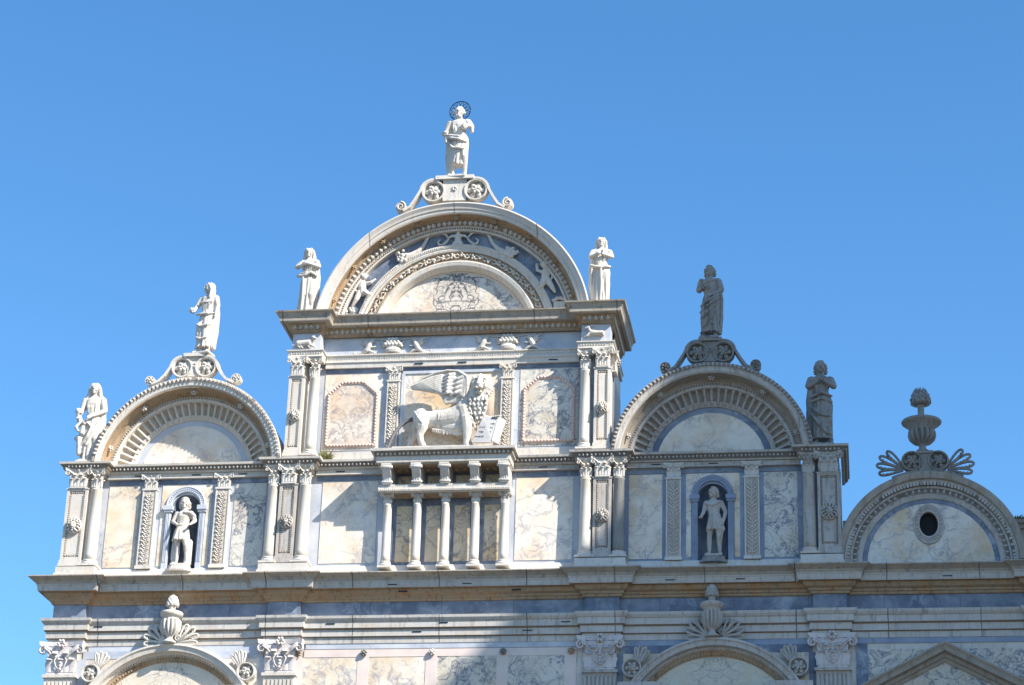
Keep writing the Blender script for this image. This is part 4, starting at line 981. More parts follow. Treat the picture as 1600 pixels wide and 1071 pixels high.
# ---- crests: rosettes with scroll arms
def crest(c, zc, r, off, small, mat, dd=.50, zs=None):
    m = MB(); xs_, zs_, rs = small
    m.box(c-off*.55, c+off*.55, dd-.30, dd-.02, zc-r*.9, zc+r*1.08); m.box(c-off*1.0, c+off*1.0, dd-.30, dd-.16, zc-r*1.0, zc+r*.9)
    m.box(c-off*.9, c+off*.9, dd-.34, dd+.06, zc+r*1.02, zc+r*1.34)
    for k in range(5): m.ball((c+.05*cos(k*1.257), dd-.01, zc+.06+.05*sin(k*1.257)), .035, 6, 4)
    for s in (-1, 1):
        P = []
        x0, z0 = off, zc
        for t in range(7):                       # over the rosette and down towards the small scroll
            a = radians(115-110*t/6); P.append((off+r*1.07*cos(a), zc+r*1.07*sin(a)))
        x1 = off+r*1.16; P += [(x1+.03, zc-r*.25), (x1+.12, zc-r*.75), (x1+.5*(xs_-x1), zs_-rs*.15), (xs_-rs*.45, zs_-rs*.85)]
        V = []; w2 = .13
        Q = [Vector((c+s*x, z)) for x, z in P]
        m.T = None
        for i, q in enumerate(Q):
            t = (Q[min(i+1, len(Q)-1)]-Q[max(i-1, 0)]).normalized(); nn = Vector((-t.y, t.x))*.034
            V += [(q.x+nn.x, dd-.28, q.y+nn.y), (q.x+nn.x, dd+.03, q.y+nn.y), (q.x-nn.x, dd+.03, q.y-nn.y), (q.x-nn.x, dd-.28, q.y-nn.y)]
        k = len(Q); m.add(V, [(4*i+j, 4*i+(j+1) % 4, 4*(i+1)+(j+1) % 4, 4*(i+1)+j) for i in range(k-1) for j in range(4)]+[(0, 1, 2, 3), (4*k-4, 4*k-3, 4*k-2, 4*k-1)])
    cr = m.build('roof_crest', mat, B)
    for s in (-1, 1):
        m = MB(); rosette_disc(m, c+s*off, dd, zc, r); m.build('rosette', mat, cr)
        m = MB()
        m.arc([(.01, dd-.26), (rs*.92, dd-.26), (rs*.92, dd-.03), (.01, dd-.03)], c+s*xs_, zs_, 0, 2*pi, 20)
        if zs: spiral(m, c+s*xs_, dd, zs_, rs*.86, 1.6, s, .22, 1.2, pi/2)
        else:
            m.arc([(rs*.82, dd-.1), (rs, dd-.1), (rs, dd), (rs*.82, dd)], c+s*xs_, zs_, 0, 2*pi, 18)
            for k in range(5): a = 2*pi*k/5; m.ball((c+s*xs_+rs*.48*cos(a), dd, zs_+rs*.48*sin(a)), rs*.28, 6, 4)
            m.ball((c+s*xs_, dd+.03, zs_), rs*.2, 5, 4)
        m.build('scroll', mat, cr)
    return cr
crest(-7.12, 25.56, .30, .335, (1.22, 25.20, .135), W_)
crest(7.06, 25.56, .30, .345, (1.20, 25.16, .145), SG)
crest(-.02, 30.60, .335, .60, (1.50, 30.16, .165), W_, .66, True)
m = MB(); dd = .30; c, zc = 12.57, 22.42
m.box(c-.16, c+.16, dd-.30, dd-.02, zc-.3, zc+.20); m.box(c-.22, c+.22, dd-.32, dd+.03, zc+.20, zc+.27)
m.arc([(2.36, dd-.3), (2.44, dd-.3), (2.44, dd), (2.36, dd)], 12.62, 19.74, radians(68), radians(112), 16)
cr = m.build('roof_crest', SG, B)
for s in (-1, 1):
    m = MB(); rosette_disc(m, c+s*.335, dd, zc, .275, 6, .2)
    for k in range(18): a = 2*pi*k/18; m.ball((c+s*.335+.24*cos(a), dd+.02, zc+.24*sin(a)), .018, 5, 4)
    m.build('rosette', SG, cr)
    m = MB(); a_in, a_out = (radians(48), radians(-8)) if s > 0 else (radians(132), radians(188))
    palmette(m, c+s*.50, dd-.12, zc-.20, .78, a_in, a_out, 4, .045); m.build('palmette', SG, cr)

# ---- lower storey: capitals, fluted pilasters, pediments
def lower_pilaster(x, mat, cm):
    m = MB(); w2 = .43; z0, z1 = 1.2, 16.98
    m.box(x-w2, x+w2, 0, .16, z0, z1)
    for i in range(8):
        xx = x-w2+(i+.5)*2*w2/8; m.box(xx-.030, xx+.030, .16, .20, z0+.3, z1-.16)
        m.ball((xx+.053, .165, z1-.14), (.026, .02, .04), 5, 4) if i < 7 else None
    m.box(x-w2-.03, x+w2+.03, 0, .23, z1-.06, z1+.02); m.box(x-w2-.05, x+w2+.05, 0, .24, z0-.2, z0+.25)
    p = m.build('fluted_pilaster', mat, B)
    m = capital('pil', .98, .88, .20)
    m.T = None
    for s in (-1, 1):                                  # centre candelabrum and tendrils
        m.tube([(s*.02, .21, .12), (s*.12, .23, .22), (s*.17, .23, .38), (s*.10, .23, .48), (s*.04, .23, .44)], [.012, .018, .02, .018, .01], 5)
        m.tube([(s*.05, .22, .50), (s*.20, .24, .46), (s*.34, .26, .62), (s*.46, .28, .70)], [.012, .02, .025, .03], 5)
    for k in range(5): m.ball((0, .23, .14+k*.085), (.045-.005*(k % 2), .03, .04), 6, 4)
    for k in range(6): a = pi*2*k/6; m.ball((.08*cos(a), .30, .82+.08*sin(a)), .045, 6, 4)
    m.build('capital', cm, p, (x, 0, 17.0))
VC = stone('violet_tinged_stone', (.66, .62, .60), (.30, .17, .19), .9, .45, rough=.7)
for x, mt in ((-10.12, W_), (-4.18, W_), (4.20, WR), (10.08, WR)): lower_pilaster(x, mt, VC)

def arched_pediment(c, mat, lun):
    cz, R_ = 15.22, 2.56; a0, a1 = radians(33), radians(147)
    m = MB(); m.arc([(R_-.30, 0), (R_, 0), (R_, .33), (R_-.01, .37), (R_-.06, .38), (R_-.10, .34), (R_-.12, .335), (R_-.20, .32), (R_-.22, .18), (R_-.30, .12)], c, cz, a0, a1, 56)
    m.box(c-2.45, c-1.35, 0, .42, 16.46, 16.62); m.box(c+1.35, c+2.45, 0, .42, 16.46, 16.62); m.box(c-2.3, c+2.3, 0, .30, 16.30, 16.50)
    g = m.build('arched_pediment', mat, B)
    m = MB(); m.arc([(R_-.44, 0), (R_-.30, 0), (R_-.30, .10), (R_-.44, .06)], c, cz, a0, a1, 48); arow(m, orn_dentil, .055, c, cz, R_-.27, .13, .075, a0, a1); arow(m, orn_dentil, .075, c, cz, R_-.375, .08, .085, a0, a1); m.build('dentil_moulding', BR, g)
    m = MB(); r = R_-.43; P = [(c+r*cos(a1-(a1-a0)*i/30), cz+r*sin(a1-(a1-a0)*i/30)) for i in range(31)]
    m.prism([(c-1.76, 16.3)]+P+[(c+1.76, 16.3)], 0, .045); m.build('tympanum_panel', lun, g)
    for s in (-1, 1):
        m = MB(); x = c+s*2.10; z = 17.0
        rosette_disc(m, x, .36, z, .25, 6, .2)
        palmette(m, x-s*.15, .22, z+.10, .52, radians(90-8) if s > 0 else radians(98), radians(128) if s > 0 else radians(52), 4, .06)
        m.build('side_acroterion', mat, g)
        m = MB(); a, b = (radians(62), radians(0)) if s > 0 else (radians(118), radians(180))
        palmette(m, c+s*.16, .30, 17.78, .64, a, b, 4, .050)
        spiral(m, c+s*.18, .32, 17.92, .085, 1.4, s, .25, 1.2); m.build('palmette', mat, g)
    return g
arched_pediment(-7.13, W_, CGM); arched_pediment(7.13, WR, CGR)
# triangular pediment
c = 12.85; m = MB()
def raking(m, x0, z0, x1, z1):
    L = sqrt((x1-x0)**2+(z1-z0)**2); ux, uz = (x1-x0)/L, (z1-z0)/L; nx, nz = (-uz, ux) if ux > 0 else (uz, -ux)
    prof = [(0, 0), (0, .42), (-.04, .43), (-.10, .38), (-.12, .375), (-.20, .36), (-.22, .2), (-.30, .17), (-.32, .11), (-.40, .09), (-.40, 0)]
    V = []
    for X, Z, sh in ((x0, z0, 0), (x1, z1, 1)):
        for q, d in prof:                                # plumb cut at the apex
            V.append((X, d, Z+q/abs(ux)) if sh else (X+nx*q, d, Z+nz*q))
    n = len(prof); m.add(V, [(j, (j+1) % n, n+(j+1) % n, n+j) for j in range(n)]+[tuple(range(n)), tuple(range(2*n-1, n-1, -1))])
raking(m, c-3.0, 16.02, c, 17.60); raking(m, c+3.0, 16.02, c, 17.60); m.box(c-3.0, c+3.0, 0, .44, 15.7, 15.86)
g = m.build('triangular_pediment', BRR, B)
m = MB(); m.prism([(c-2.6, 15.84), (c, 17.22), (c+2.6, 15.84)], 0, .05); m.build('tympanum_panel', CG, g)
bx('marble_panel', CG, 10.95, 12.85, -.01, .018, 14.5, 17.50); bx('marble_panel', CG, 12.87, 14.9, -.01, .018, 14.5, 17.50)
m = MB()
for a, b in ((10.66, 10.95),): m.box(a, b, -.01, .03, 2, 17.66)
m.box(15.02, 15.3, -.01, .03, 2, 17.66); m.build('border_strip', BL, B)

# wall behind the pediments
for c, lm in ((-7.13, CRW), (7.13, CR)):
    bx('marble_panel', lm, c-2.35, c+2.35, -.01, .02, 12.5, 17.45)
    m = MB(); m.box(c-2.45, c+2.45, -.01, .03, 17.45, 17.66); m.box(c-2.62, c-2.35, -.01, .03, 2, 17.45); m.box(c+2.35, c+2.62, -.01, .03, 2, 17.45); m.build('border_strip', BL if c > 0 else BLL, B)
# middle: pink strips with bosses and cream panels
xb = [-3.75, -2.0, -.20, 1.66, 3.42]
m = MB(); m.box(-3.58, 3.58, -.01, .03, 17.44, 17.64)
for x in xb: m.box(x-.15, x+.15, -.01, .03, 9, 17.44)
m.build('pink_border', PKL, B)
for i in range(4): bx('marble_panel', (CR, CR, CG, CG)[i], xb[i]+.15, xb[i+1]-.15, -.01, .02, 9.0, 17.44)
for i, x in enumerate(xb):
    m = MB(); cherub_rosette(m, x+.02, .08, 17.54, .10, .3); m.build('boss', (BR, SG, W_, SG, BR)[i], B)
m = MB(); m.box(-3.6, 3.6, -.01, .06, 0, 9.0); m.box(-10.4, 17.2, -.01, .3, 0, 1.0); m.build('plinth_course', W_, B)
# sloping roofs and low walls seen between the gables
m = MB(); m.box(10.42, 17.2, -2.2, -.9, 19.4, 20.9); m.run([(0, 20.9), (.06, 20.92), (.08, 21.0), (.16, 21.05), (.16, 21.14), (0, 21.2)], [(10.42, -.9), (17.2, -.9)]); m.build('parapet_wall', BRR, B)
m = MB(); m.add([(10.42, -.8, 21.2), (18.5, -.8, 21.2), (18.5, -8, 22.6), (10.42, -8, 22.6), (10.42, -.8, 21.12), (18.5, -.8, 21.12), (18.5, -8, 22.4), (10.42, -8, 22.4)], [(0,1,2,3),(4,7,6,5),(0,4,5,1),(1,5,6,2),(2,6,7,3),(3,7,4,0)])
m.build('tiled_roof', TILE, B)
m = MB(); m.box(-10.3, 17.2, -24, -2.0, 0, 19.2); m.build('rear_wall', BRICK, B)
m = MB(); m.add([(-10.3, -2.0, 19.2), (10.3, -2.0, 19.2), (10.3, -24, 19.2), (-10.3, -24, 19.2), (-10.3, -13, 21.8), (10.3, -13, 21.8)], [(0, 1, 5, 4), (2, 3, 4, 5), (0, 4, 3), (1, 2, 5), (0, 3, 2, 1)]); m.build('tiled_roof', TILE, B)

# ================================================================== THINGS ON THE BUILDING
# ---- urns
def urn(name, label, loc, H, mat, big=False):
    root = thing('stone_urn', label, 'urn', loc, 'carved stone urns on the gables and pediments')
    m = MB(); h = H
    if big: m.lathe([(.17, 0), (.16, .03*h), (.10, .05*h), (.085, .10*h), (.11, .12*h), (.22, .145*h, 1), (.31, .20*h, 1), (.345, .27*h, 1), (.33, .325*h, 1), (.30, .335*h), (.33, .355*h), (.36, .40*h), (.47, .445*h), (.51, .465*h), (.52, .485*h), (.50, .50*h), (.15, .51*h)], 0, 0, 70, 14, .5)
    else: m.lathe([(.19, 0), (.17, .03*h), (.10, .07*h), (.075, .12*h), (.11, .145*h), (.19, .19*h, 1), (.245, .27*h, 1), (.26, .37*h, 1), (.25, .46*h, 1), (.22, .48*h), (.21, .51*h), (.26, .54*h), (.29, .56*h), (.30, .60*h), (.30, .625*h), (.27, .64*h), (.10, .645*h)], 0, 0, 70, 14, .5)
    m.build('bowl', mat, root)
    m = MB(); m.lathe([(.10, (.49 if big else .62)*h), (.085, .58*h if big else .68*h), (.085, .72*h), (.11, .755*h)], 0, 0, 18); m.build('stem', mat, root)
    m = MB(); r0 = .25 if big else .145
    m.lathe([(.1, .76*h), (r0, .775*h), (r0*1.03, .80*h), (r0*.95, .87*h), (r0*.72, .95*h), (r0*.3, 1.0*h), (.01, 1.01*h)], 0, 0, 20)
    rr = random.Random(3)
    for j in range(5):
        for i in range(9):
            a = 2*pi*(i+.5*(j % 2))/9; t = j/5; z = (.79+.185*t)*h; r = r0*(1.0-.62*t**1.7)
            if big: m.tube([(r*cos(a), r*sin(a), z), (r*1.0*cos(a+.25), r*1.0*sin(a+.25), z+.05*h), (r*.8*cos(a+.1), r*.8*sin(a+.1), z+.09*h)], [.03, .035, .01], 5)
            else: m.ball((r*cos(a), r*sin(a), z), (.038, .038, .05), 5, 4)
    m.build('finial', mat, root)
    return root
urn('u', 'pale ribbed urn with pinecone finial on the sunlit lower arched pediment at left', (-7.15, .36, 17.78), 1.30, SW)
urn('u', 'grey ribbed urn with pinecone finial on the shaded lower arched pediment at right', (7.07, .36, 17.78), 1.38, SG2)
urn('u', 'wide bowl urn with flame finial topping the gable with the oval window', (12.52, .16, 22.69), 1.73, SG, True)

# ---- standing statues
GR = 'carved stone figures on and in the palace front'
def cup(m, H, cap, ell):
    m.lathe([(.018*H, .66*H), (.006*H, .675*H), (.006*H, .69*H), (.024*H, .70*H), (.026*H, .725*H), (.02*H, .73*H)], -.035*H, .125*H, 14)
def held_head(m, H, cap, ell):
    ell((-.155, .075, .60), (.034, .034, .040)); [ell((-.155+.03*cos(k), .09, .605+.03*sin(k)), .011 if False else (.012, .012, .012), 6, 4) for k in range(7)]
def children(m, H, cap, ell):
    ell((-.15, .07, .63), (.034, .034, .038)); cap([(-.15, .06, .60), (-.13, .06, .53), (-.11, .05, .46)], [.028, .034, .03])
    cap([(-.15, .07, .58), (-.10, .09, .60)], [.015, .012]); cap([(-.12, .06, .47), (-.15, .09, .42), (-.12, .09, .37)], [.025, .02, .015])
    ell((-.06, .085, .47), (.032, .032, .036)); cap([(-.07, .075, .43), (-.08, .07, .34)], [.03, .036]); cap([(-.11, .05, .30), (-.10, .06, .2), (-.1, .05, .1)], [.04, .032, .03])
    ell((-.115, .03, .30), (.065, .05, .04))
def book(m, H, cap, ell):
    cap([(.075, .085, .70), (.075, .085, .66)], [.036, .036], 4)
def scroll(m, H, cap, ell):
    cap([(-.155, .075, .595), (-.125, .095, .60)], [.026, .026], 10); cap([(-.13, .06, .60), (-.12, .07, .47)], [.02, .02], 6)
def shield(m, H, cap, ell):
    ell((-.085, .0, .22), (.05, .03, .20), 14, 9)
def shield_in_front(m, H, cap, ell):
    ell((-.10, -.03, .22), (.045, .03, .24), 14, 9); cap([(.09, -.03, .36), (.085, -.03, .02)], [.05, .055], 8)
    cap([(.02, .05, .78), (.10, .04, .775), (.135, 0, .74)], [.03, .035, .03])
def sword(m, H, cap, ell):
    cap([(.125, .03, .40), (.095, .03, .18)], [.012, .008], 6); ell((-.155, .085, .54), (.03, .03, .02))
    cap([(-.09, .05, .76), (0, .07, .72), (.08, .05, .79)], [.018, .018, .018], 6)
specs = dict(
 mark=dict(cloak=[-1], wide=1.16, robe='knee', hair='short', beard=True, lean=-.012, seed=2, turn=.15, sleeve=1.15, knee=1, armL=((-.135, .01, .66), (-.135, .06, .60)), armR=((.135, .02, .70), (.055, .10, .69)),
   swags=[([(-.15, .05, .59), (-.08, .085, .56), (.02, .10, .53), (.10, .06, .50)], [.016, .02, .018, .014]), ([(-.15, .05, .57), (-.06, .09, .52), (.03, .10, .49), (.10, .06, .47)], [.014, .018, .016, .012]), ([(-.09, .06, .46), (-.04, .09, .38), (.05, .10, .36), (.09, .07, .38)], [.012, .016, .016, .012]), ([(.14, .03, .70), (.145, .02, .62)], [.03, .018])], extra=[book, scroll]),
 judith=dict(robe='long', hair='long', seed=4, turn=-.75, knee=-1, lean=.01, hem=.10, legs=True, armL=((-.125, .02, .68), (-.13, .07, .60)), armR=((.13, 0, .66), (.125, .03, .54)), cloak=[1],
   swags=[([(-.11, .05, .55), (-.04, .09, .53), (.05, .09, .53), (.10, .04, .55)], [.014, .018, .018, .012]), ([(-.09, .07, .40), (-.03, .09, .36), (.06, .09, .37), (.09, .05, .45)], [.012, .015, .015, .01]), ([(-.08, .07, .22), (-.02, .09, .18), (.05, .08, .2), (.085, .05, .30)], [.012, .015, .015, .01]), ([(-.085, .055, .71), (0, .075, .705), (.08, .055, .71)], [.01, .01, .01])], extra=[held_head]),
 charity=dict(wide=1.04, robe='long', hair='veil', seed=7, base=.95, armL=((-.12, .02, .66), (-.13, .08, .56)), armR=((.135, .01, .64), (.02, .10, .545)), sleeve=1.15, shoulder=.105, cloak=[1],
   swags=[([(-.05, .09, .50), (.03, .09, .42), (-.01, .09, .30), (-.08, .07, .20)], [.014, .02, .018, .014]), ([(.10, .05, .52), (.05, .08, .36), (-.02, .08, .2)], [.014, .018, .014])], extra=[children]),
 woman_l=dict(robe='long', hair='long', seed=9, turn=.1, armL=((-.14, .04, .71), (-.02, .10, .715)), armR=((.135, .02, .70), (.0, .10, .74)), sleeve=1.1, cloak=[1],
   swags=[([(-.12, .04, .58), (-.06, .08, .555), (.0, .09, .56), (.06, .08, .60), (.12, .04, .56)], [.022, .024, .022, .024, .02]), ([(-.10, .06, .60), (0, .085, .60), (.10, .06, .60)], [.012, .014, .012]), ([(-.03, .09, .55), (-.02, .09, .3), (-.03, .08, .05)], [.014, .018, .014])]),
 woman_r=dict(robe='long', hair='long', seed=12, turn=.0, base=.95, armL=((-.125, .03, .70), (-.01, .10, .735)), armR=((.125, .03, .70), (.01, .10, .715)), sleeve=1.15, cloak=[-1],
   swags=[([(-.12, .04, .57), (-.06, .08, .53), (.0, .09, .52), (.06, .08, .54), (.11, .04, .55)], [.022, .022, .022, .022, .018]), ([(.0, .09, .50), (.01, .09, .3), (.0, .08, .03)], [.016, .018, .014]), ([(.06, .07, .46), (.07, .08, .3), (.07, .06, .04)], [.014, .016, .012])]),
 cupbearer=dict(robe='long', hair='curly', seed=15, hem=.09, legs=True, turn=-.1, armL=((-.125, .0, .67), (-.03, .11, .675)), armR=((.13, .0, .66), (.03, .10, .56)), sleeve=1.2, cloak=[1], knee=-1,
   swags=[([(-.10, .04, .80), (-.02, .07, .76), (.08, .04, .79)], [.02, .018, .02]), ([(-.09, .07, .42), (-.02, .10, .47), (.06, .09, .53), (.11, .04, .58)], [.014, .018, .018, .014]), ([(-.10, .06, .34), (-.03, .10, .40), (.06, .09, .48), (.11, .05, .54)], [.014, .017, .017, .012]), ([(-.09, .07, .26), (-.02, .10, .31), (.06, .09, .42)], [.012, .016, .012]), ([(-.07, .07, .14), (0, .09, .20), (.07, .08, .34)], [.012, .015, .012])], extra=[cup]),
 praying=dict(robe='long', hair='curly', seed=18, hem=.08, legs=True, turn=-.05, armL=((-.125, .03, .69), (-.012, .11, .735)), armR=((.125, .03, .69), (.012, .11, .735)), sleeve=1.15, knee=1, cloak=[-1],
   swags=[([(-.10, .05, .56), (0, .09, .60), (.10, .05, .57)], [.016, .018, .014]), ([(-.10, .06, .50), (0, .09, .53), (.10, .05, .50)], [.014, .017, .014]), ([(-.10, .05, .36), (-.04, .10, .24), (.03, .09, .14), (.09, .05, .12)], [.016, .02, .018, .014]), ([(-.10, .05, .44), (-.02, .10, .34), (.08, .08, .32)], [.014, .018, .012])]),
 soldier_l=dict(headscale=1.34, robe='tunic', hair='curly', seed=21, turn=.1, sway=-.015, knee=1, armL=((-.145, .0, .66), (-.06, .10, .585)), armR=((.145, -.01, .67), (.12, .08, .595)), sleeve=1.05, extra=[shield_in_front]),
 soldier_r=dict(headscale=1.30, robe='tunic', hair='curly', seed=24, turn=-.6, sway=.02, knee=1, armL=((-.12, .0, .66), (-.145, .08, .565)), armR=((.15, -.01, .65), (.125, .03, .50)), extra=[sword]),
)
def put(key, label, loc, H, mat, yaw=0): return statue('stone_statue', label, loc, H, specs[key], mat, yaw, 'statue', GR)
st = put('mark', 'white marble statue of a bearded man with an openwork iron halo atop the central gable', (0.02, .50, 31.05), 2.28, SW, radians(-5))
m = MB()
HX, HZ, HR = -.02, 2.17, .305
def circ(r, rad, seg=4, n=28): m.tube([(HX+r*cos(2*pi*i/n), -.04, HZ+r*sin(2*pi*i/n)) for i in range(n+1)], rad, seg)
circ(HR, .014); circ(HR*.52, .009)
n = 12
for i in range(n):
    a = 2*pi*i/n; b = 2*pi*(i+1)/n; mid = (a+b)/2
    for sg in (-1, 1):
        P = []
        for k in range(7):
            t = k/6; ang = a+sg*(b-a)*t; rr = HR*(.55+.43*sin(pi*t)); P.append((HX+rr*cos(ang), -.04, HZ+rr*sin(ang)))
        m.tube(P, .008, 4)
m.tube([(HX, -.05, HZ-HR), (HX, -.05, HZ+HR*.1)], .012, 4); m.build('halo', IR, st)
put('judith', 'white statue of a robed woman looking left on the left aisle gable crest', (-6.92, .34, 25.99), 2.19, SW, radians(-12))
put('charity', 'white statue of a veiled woman holding small children on the far left corner', (-9.93, .30, 22.88), 2.38, SW, 0)
put('woman_l', 'white statue of a long-haired woman left of the central gable, arms folded at chest', (-4.07, .48, 27.0), 2.08, SW, radians(-8))
put('woman_r', 'white statue of a long-haired woman right of the central gable, head raised', (4.10, .48, 27.0), 2.08, SW, radians(4))
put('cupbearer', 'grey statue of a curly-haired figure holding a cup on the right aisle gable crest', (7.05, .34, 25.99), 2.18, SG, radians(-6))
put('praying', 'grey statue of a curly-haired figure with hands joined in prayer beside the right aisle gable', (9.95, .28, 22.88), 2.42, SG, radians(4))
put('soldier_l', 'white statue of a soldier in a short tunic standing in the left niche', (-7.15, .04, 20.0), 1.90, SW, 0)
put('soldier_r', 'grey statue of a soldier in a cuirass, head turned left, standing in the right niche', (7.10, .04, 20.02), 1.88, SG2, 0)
for i, x in enumerate((-7.15, 7.10)):
    m = MB(); P = [(-.36, -.22), (-.36, .12), (-.2, .26), (.2, .26), (.36, .12), (.36, -.22)]
    k = 6
    def slab(s0, s1, z0, z1): m.add([(a*s0, b*s0, z0) for a, b in P]+[(a*s1, b*s1, z1) for a, b in P], [tuple(range(k)), tuple(range(2*k-1, k-1, -1))]+[(j, (j+1) % k, k+(j+1) % k, k+j) for j in range(k)])
    slab(1.0, 1.0, 0, .06); slab(.92, .8, .06, .11); slab(.8, .8, .11, .165)
    o = m.build('niche_pedestal', W_ if i == 0 else SG, B, (x, .06, 19.84-.035))

# ---- winged lion with book
L = thing('winged_lion', 'white marble winged lion with an open book standing on the balcony between the columns', 'lion statue', (-.02, .30, 22.97))
def LP(px, py, d=0.0): return ((px-700)/407.0, d, (970-py)/375.0)
m = MB()
def T(P, R, seg=10, fl=1.0): m.tube([LP(*p) for p in P], R, seg, fl)
T([(410, 610, 0), (520, 625, .02), (660, 625, .03), (790, 610, .05), (880, 570, .07)], [.22, .24, .285, .31, .32], 18, .78)
T([(540, 670, 0), (700, 705, .02), (850, 720, .05)], [.14, .18, .20], 14, .9)
T([(900, 400, .02), (900, 540, .06), (930, 640, .10)], [.22, .30, .24], 16)
# near hind leg
T([(420, 590, .16), (430, 650, .20), (445, 730, .20)], [.22, .215, .165], 12, .75); T([(460, 720, .2), (425, 810, .2), (440, 880, .2), (470, 935, .2)], [.14, .10, .085, .09], 9); T([(470, 945, .2), (530, 955, .26)], [.055, .05], 8)
for q in range(4): m.ball(LP(540, 957, .20+.045*q), (.035, .03, .03), 6, 4)
# far hind leg
T([(370, 640, -.12), (330, 760, -.14), (300, 830, -.14), (275, 930, -.12)], [.18, .13, .10, .085], 9); T([(270, 945, -.12), (300, 958, -.08)], [.06, .05], 8)
# near fore leg, straight
T([(930, 640, .2), (945, 760, .22), (950, 860, .22), (950, 935, .22)], [.17, .13, .105, .10], 10); T([(950, 945, .24), (985, 952, .33)], [.07, .06], 8)
for q in range(4): m.ball(LP(965+q*17, 956, .36-.015*q), (.03, .045, .03), 6, 4)
# other fore leg reaching behind the book to its top edge
T([(1040, 600, .08), (1120, 640, .08), (1200, 650, .12), (1275, 648, .20)], [.15, .11, .075, .06], 10)
for q in range(4): T([(1232+q*20, 640-3*q, .22), (1234+q*20, 650-3*q, .31)], [.028, .022], 6)
# neck, head
T([(950, 470, .04), (1020, 390, .08), (1075, 320, .10)], [.28, .28, .25], 16)
T([(1060, 420, .12), (1060, 540, .14), (1060, 640, .12)], [.24, .22, .13], 14)
m.ball(LP(1082, 285, .26), (.185, .17, .225), 16, 12)
T([(1084, 225, .38), (1080, 285, .46), (1076, 335, .52)], [.085, .075, .085], 10, .9)
m.ball(LP(1076, 352, .47), (.115, .10, .075), 12, 8); m.ball(LP(1076, 328, .565), (.06, .035, .032), 8, 6)
m.ball(LP(1074, 398, .41), (.10, .09, .055), 12, 7)
for s in (-1, 1):
    m.ball(LP(1078+s*24, 362, .53), (.055, .045, .05), 8, 6)
    m.ball(LP(1083+s*42, 272, .415), (.034, .022, .022), 8, 6); T([(1083+s*18, 252, .44), (1083+s*44, 240, .42), (1083+s*66, 256, .37)], [.020, .026, .018], 6)
    T([(1083+s*62, 290, .36), (1083+s*58, 340, .38)], [.05, .045], 7); m.ball(LP(1085+s*84, 212, .20), (.055, .035, .06), 8, 6)
rl = random.Random(8)
for ring, (rr0, dd0, rad, cnt) in enumerate(((100, .20, .042, 24), (124, .12, .05, 24))):
    for i in range(cnt):                            # ruff of locks round the face
        a = -pi*.32+pi*1.64*i/(cnt-1); rr = rr0+rl.uniform(-4, 5)
        x, y = 1080+rr*cos(a)*.92, 300-rr*1.0*sin(a)
        T([(x-14*cos(a), y+14*sin(a), dd0+.05), (x, y, dd0+.04), (x+16*cos(a+.5), y-16*sin(a+.5), dd0-.03)], [rad*.8, rad, rad*.45], 7)
for row_ in range(7):                               # S-shaped locks down the chest
    wdt = (86, 88, 80, 66, 50, 34, 20)[row_]; y = 462+row_*46; k = .36-.03*row_; cnt = (5, 5, 4, 4, 3, 2, 1)[row_]
    for i in range(cnt):
        x = 1066-5*row_+(0 if cnt == 1 else -wdt+2*wdt*i/(cnt-1)); s_ = 1 if (i+row_) % 2 else -1
        T([(x-s_*12, y-38, k-.05), (x+s_*8, y-12, k), (x+s_*2, y+14, k+.015), (x-s_*12, y+42, k-.03)], [.022, .042, .044, .014], 7)
for i in range(26):
    x = rl.uniform(880, 985); y = rl.uniform(360, 640)
    T([(x+8, y-26, .25), (x, y, .30), (x-8, y+30, .25)], [.018, .03, .012], 6)
for i in range(17):                                 # shaggy belly
    x = 560+i*20; T([(x, 742+i*2.4, .10), (x-4, 772+i*2.4+rl.uniform(-6, 12), .10)], [.045, .016], 6)
for i in range(7): x = 620+i*23; T([(x, 560, .19), (x+8, 610, .252), (x, 660, .235)], [.010, .016, .010], 5)   # ribs
T([(355, 560, .24), (405, 640, .35), (455, 700, .33)], [.02, .035, .02], 6)
m.build('body', SW, L, remesh=.0105, smooth_it=1)
# wing: a real curved slab of overlapping feathers
m = MB()
out = [(905, 440), (915, 360), (945, 250), (905, 180), (820, 140), (720, 122), (600, 132), (500, 160), (400, 205), (288, 278), (300, 302), (400, 322), (500, 345), (600, 368), (640, 400), (665, 450), (690, 488), (780, 478), (850, 420)]
def wd(px): return .16+.13*((px-300)/620.0)+.10*max(0, (px-840)/100.0)
n = len(out); cxw, czw = 720, 300
V = [(*LP(px, py, wd(px)+.00)[:1], wd(px), LP(px, py)[2]) for px, py in out]
Vb = [(x, d-.09, z) for x, d, z in V]
ctr = (LP(cxw, czw)[0], wd(cxw)+.03, LP(cxw, czw)[2])
m.add(V+Vb+[ctr, (ctr[0], ctr[1]-.13, ctr[2])], [(i, (i+1) % n, 2*n) for i in range(n)]+[(n+(i+1) % n, n+i, 2*n+1) for i in range(n)]+[(i, n+i, n+(i+1) % n, (i+1) % n) for i in range(n)])
T = lambda P, R, seg=6, fl=1.0: m.tube([LP(*p) for p in P], R, seg, fl)
T([(925, 420, .30), (940, 300, .33), (925, 215, .34), (830, 150, .31), (700, 132, .26), (560, 152, .22), (430, 198, .19), (300, 280, .165)], [.045, .06, .06, .05, .04, .035, .03, .015])
for i in range(10):
    t = i/9; x1, y1 = 296+60*t*5.2, 284+84*t; x0, y0 = 640+20*t, 178+185*t
    T([(x0, y0, wd(x0)+.015), (x0*.66+x1*.34, y0*.66+y1*.34-8*(1-t), wd(x0*.6+x1*.4)+.025), (x0*.33+x1*.67, y0*.33+y1*.67-5*(1-t), wd(x0*.3+x1*.7)+.025), (x1, y1, wd(x1)+.008)], [.034, .038, .032, .013], 7, .9)
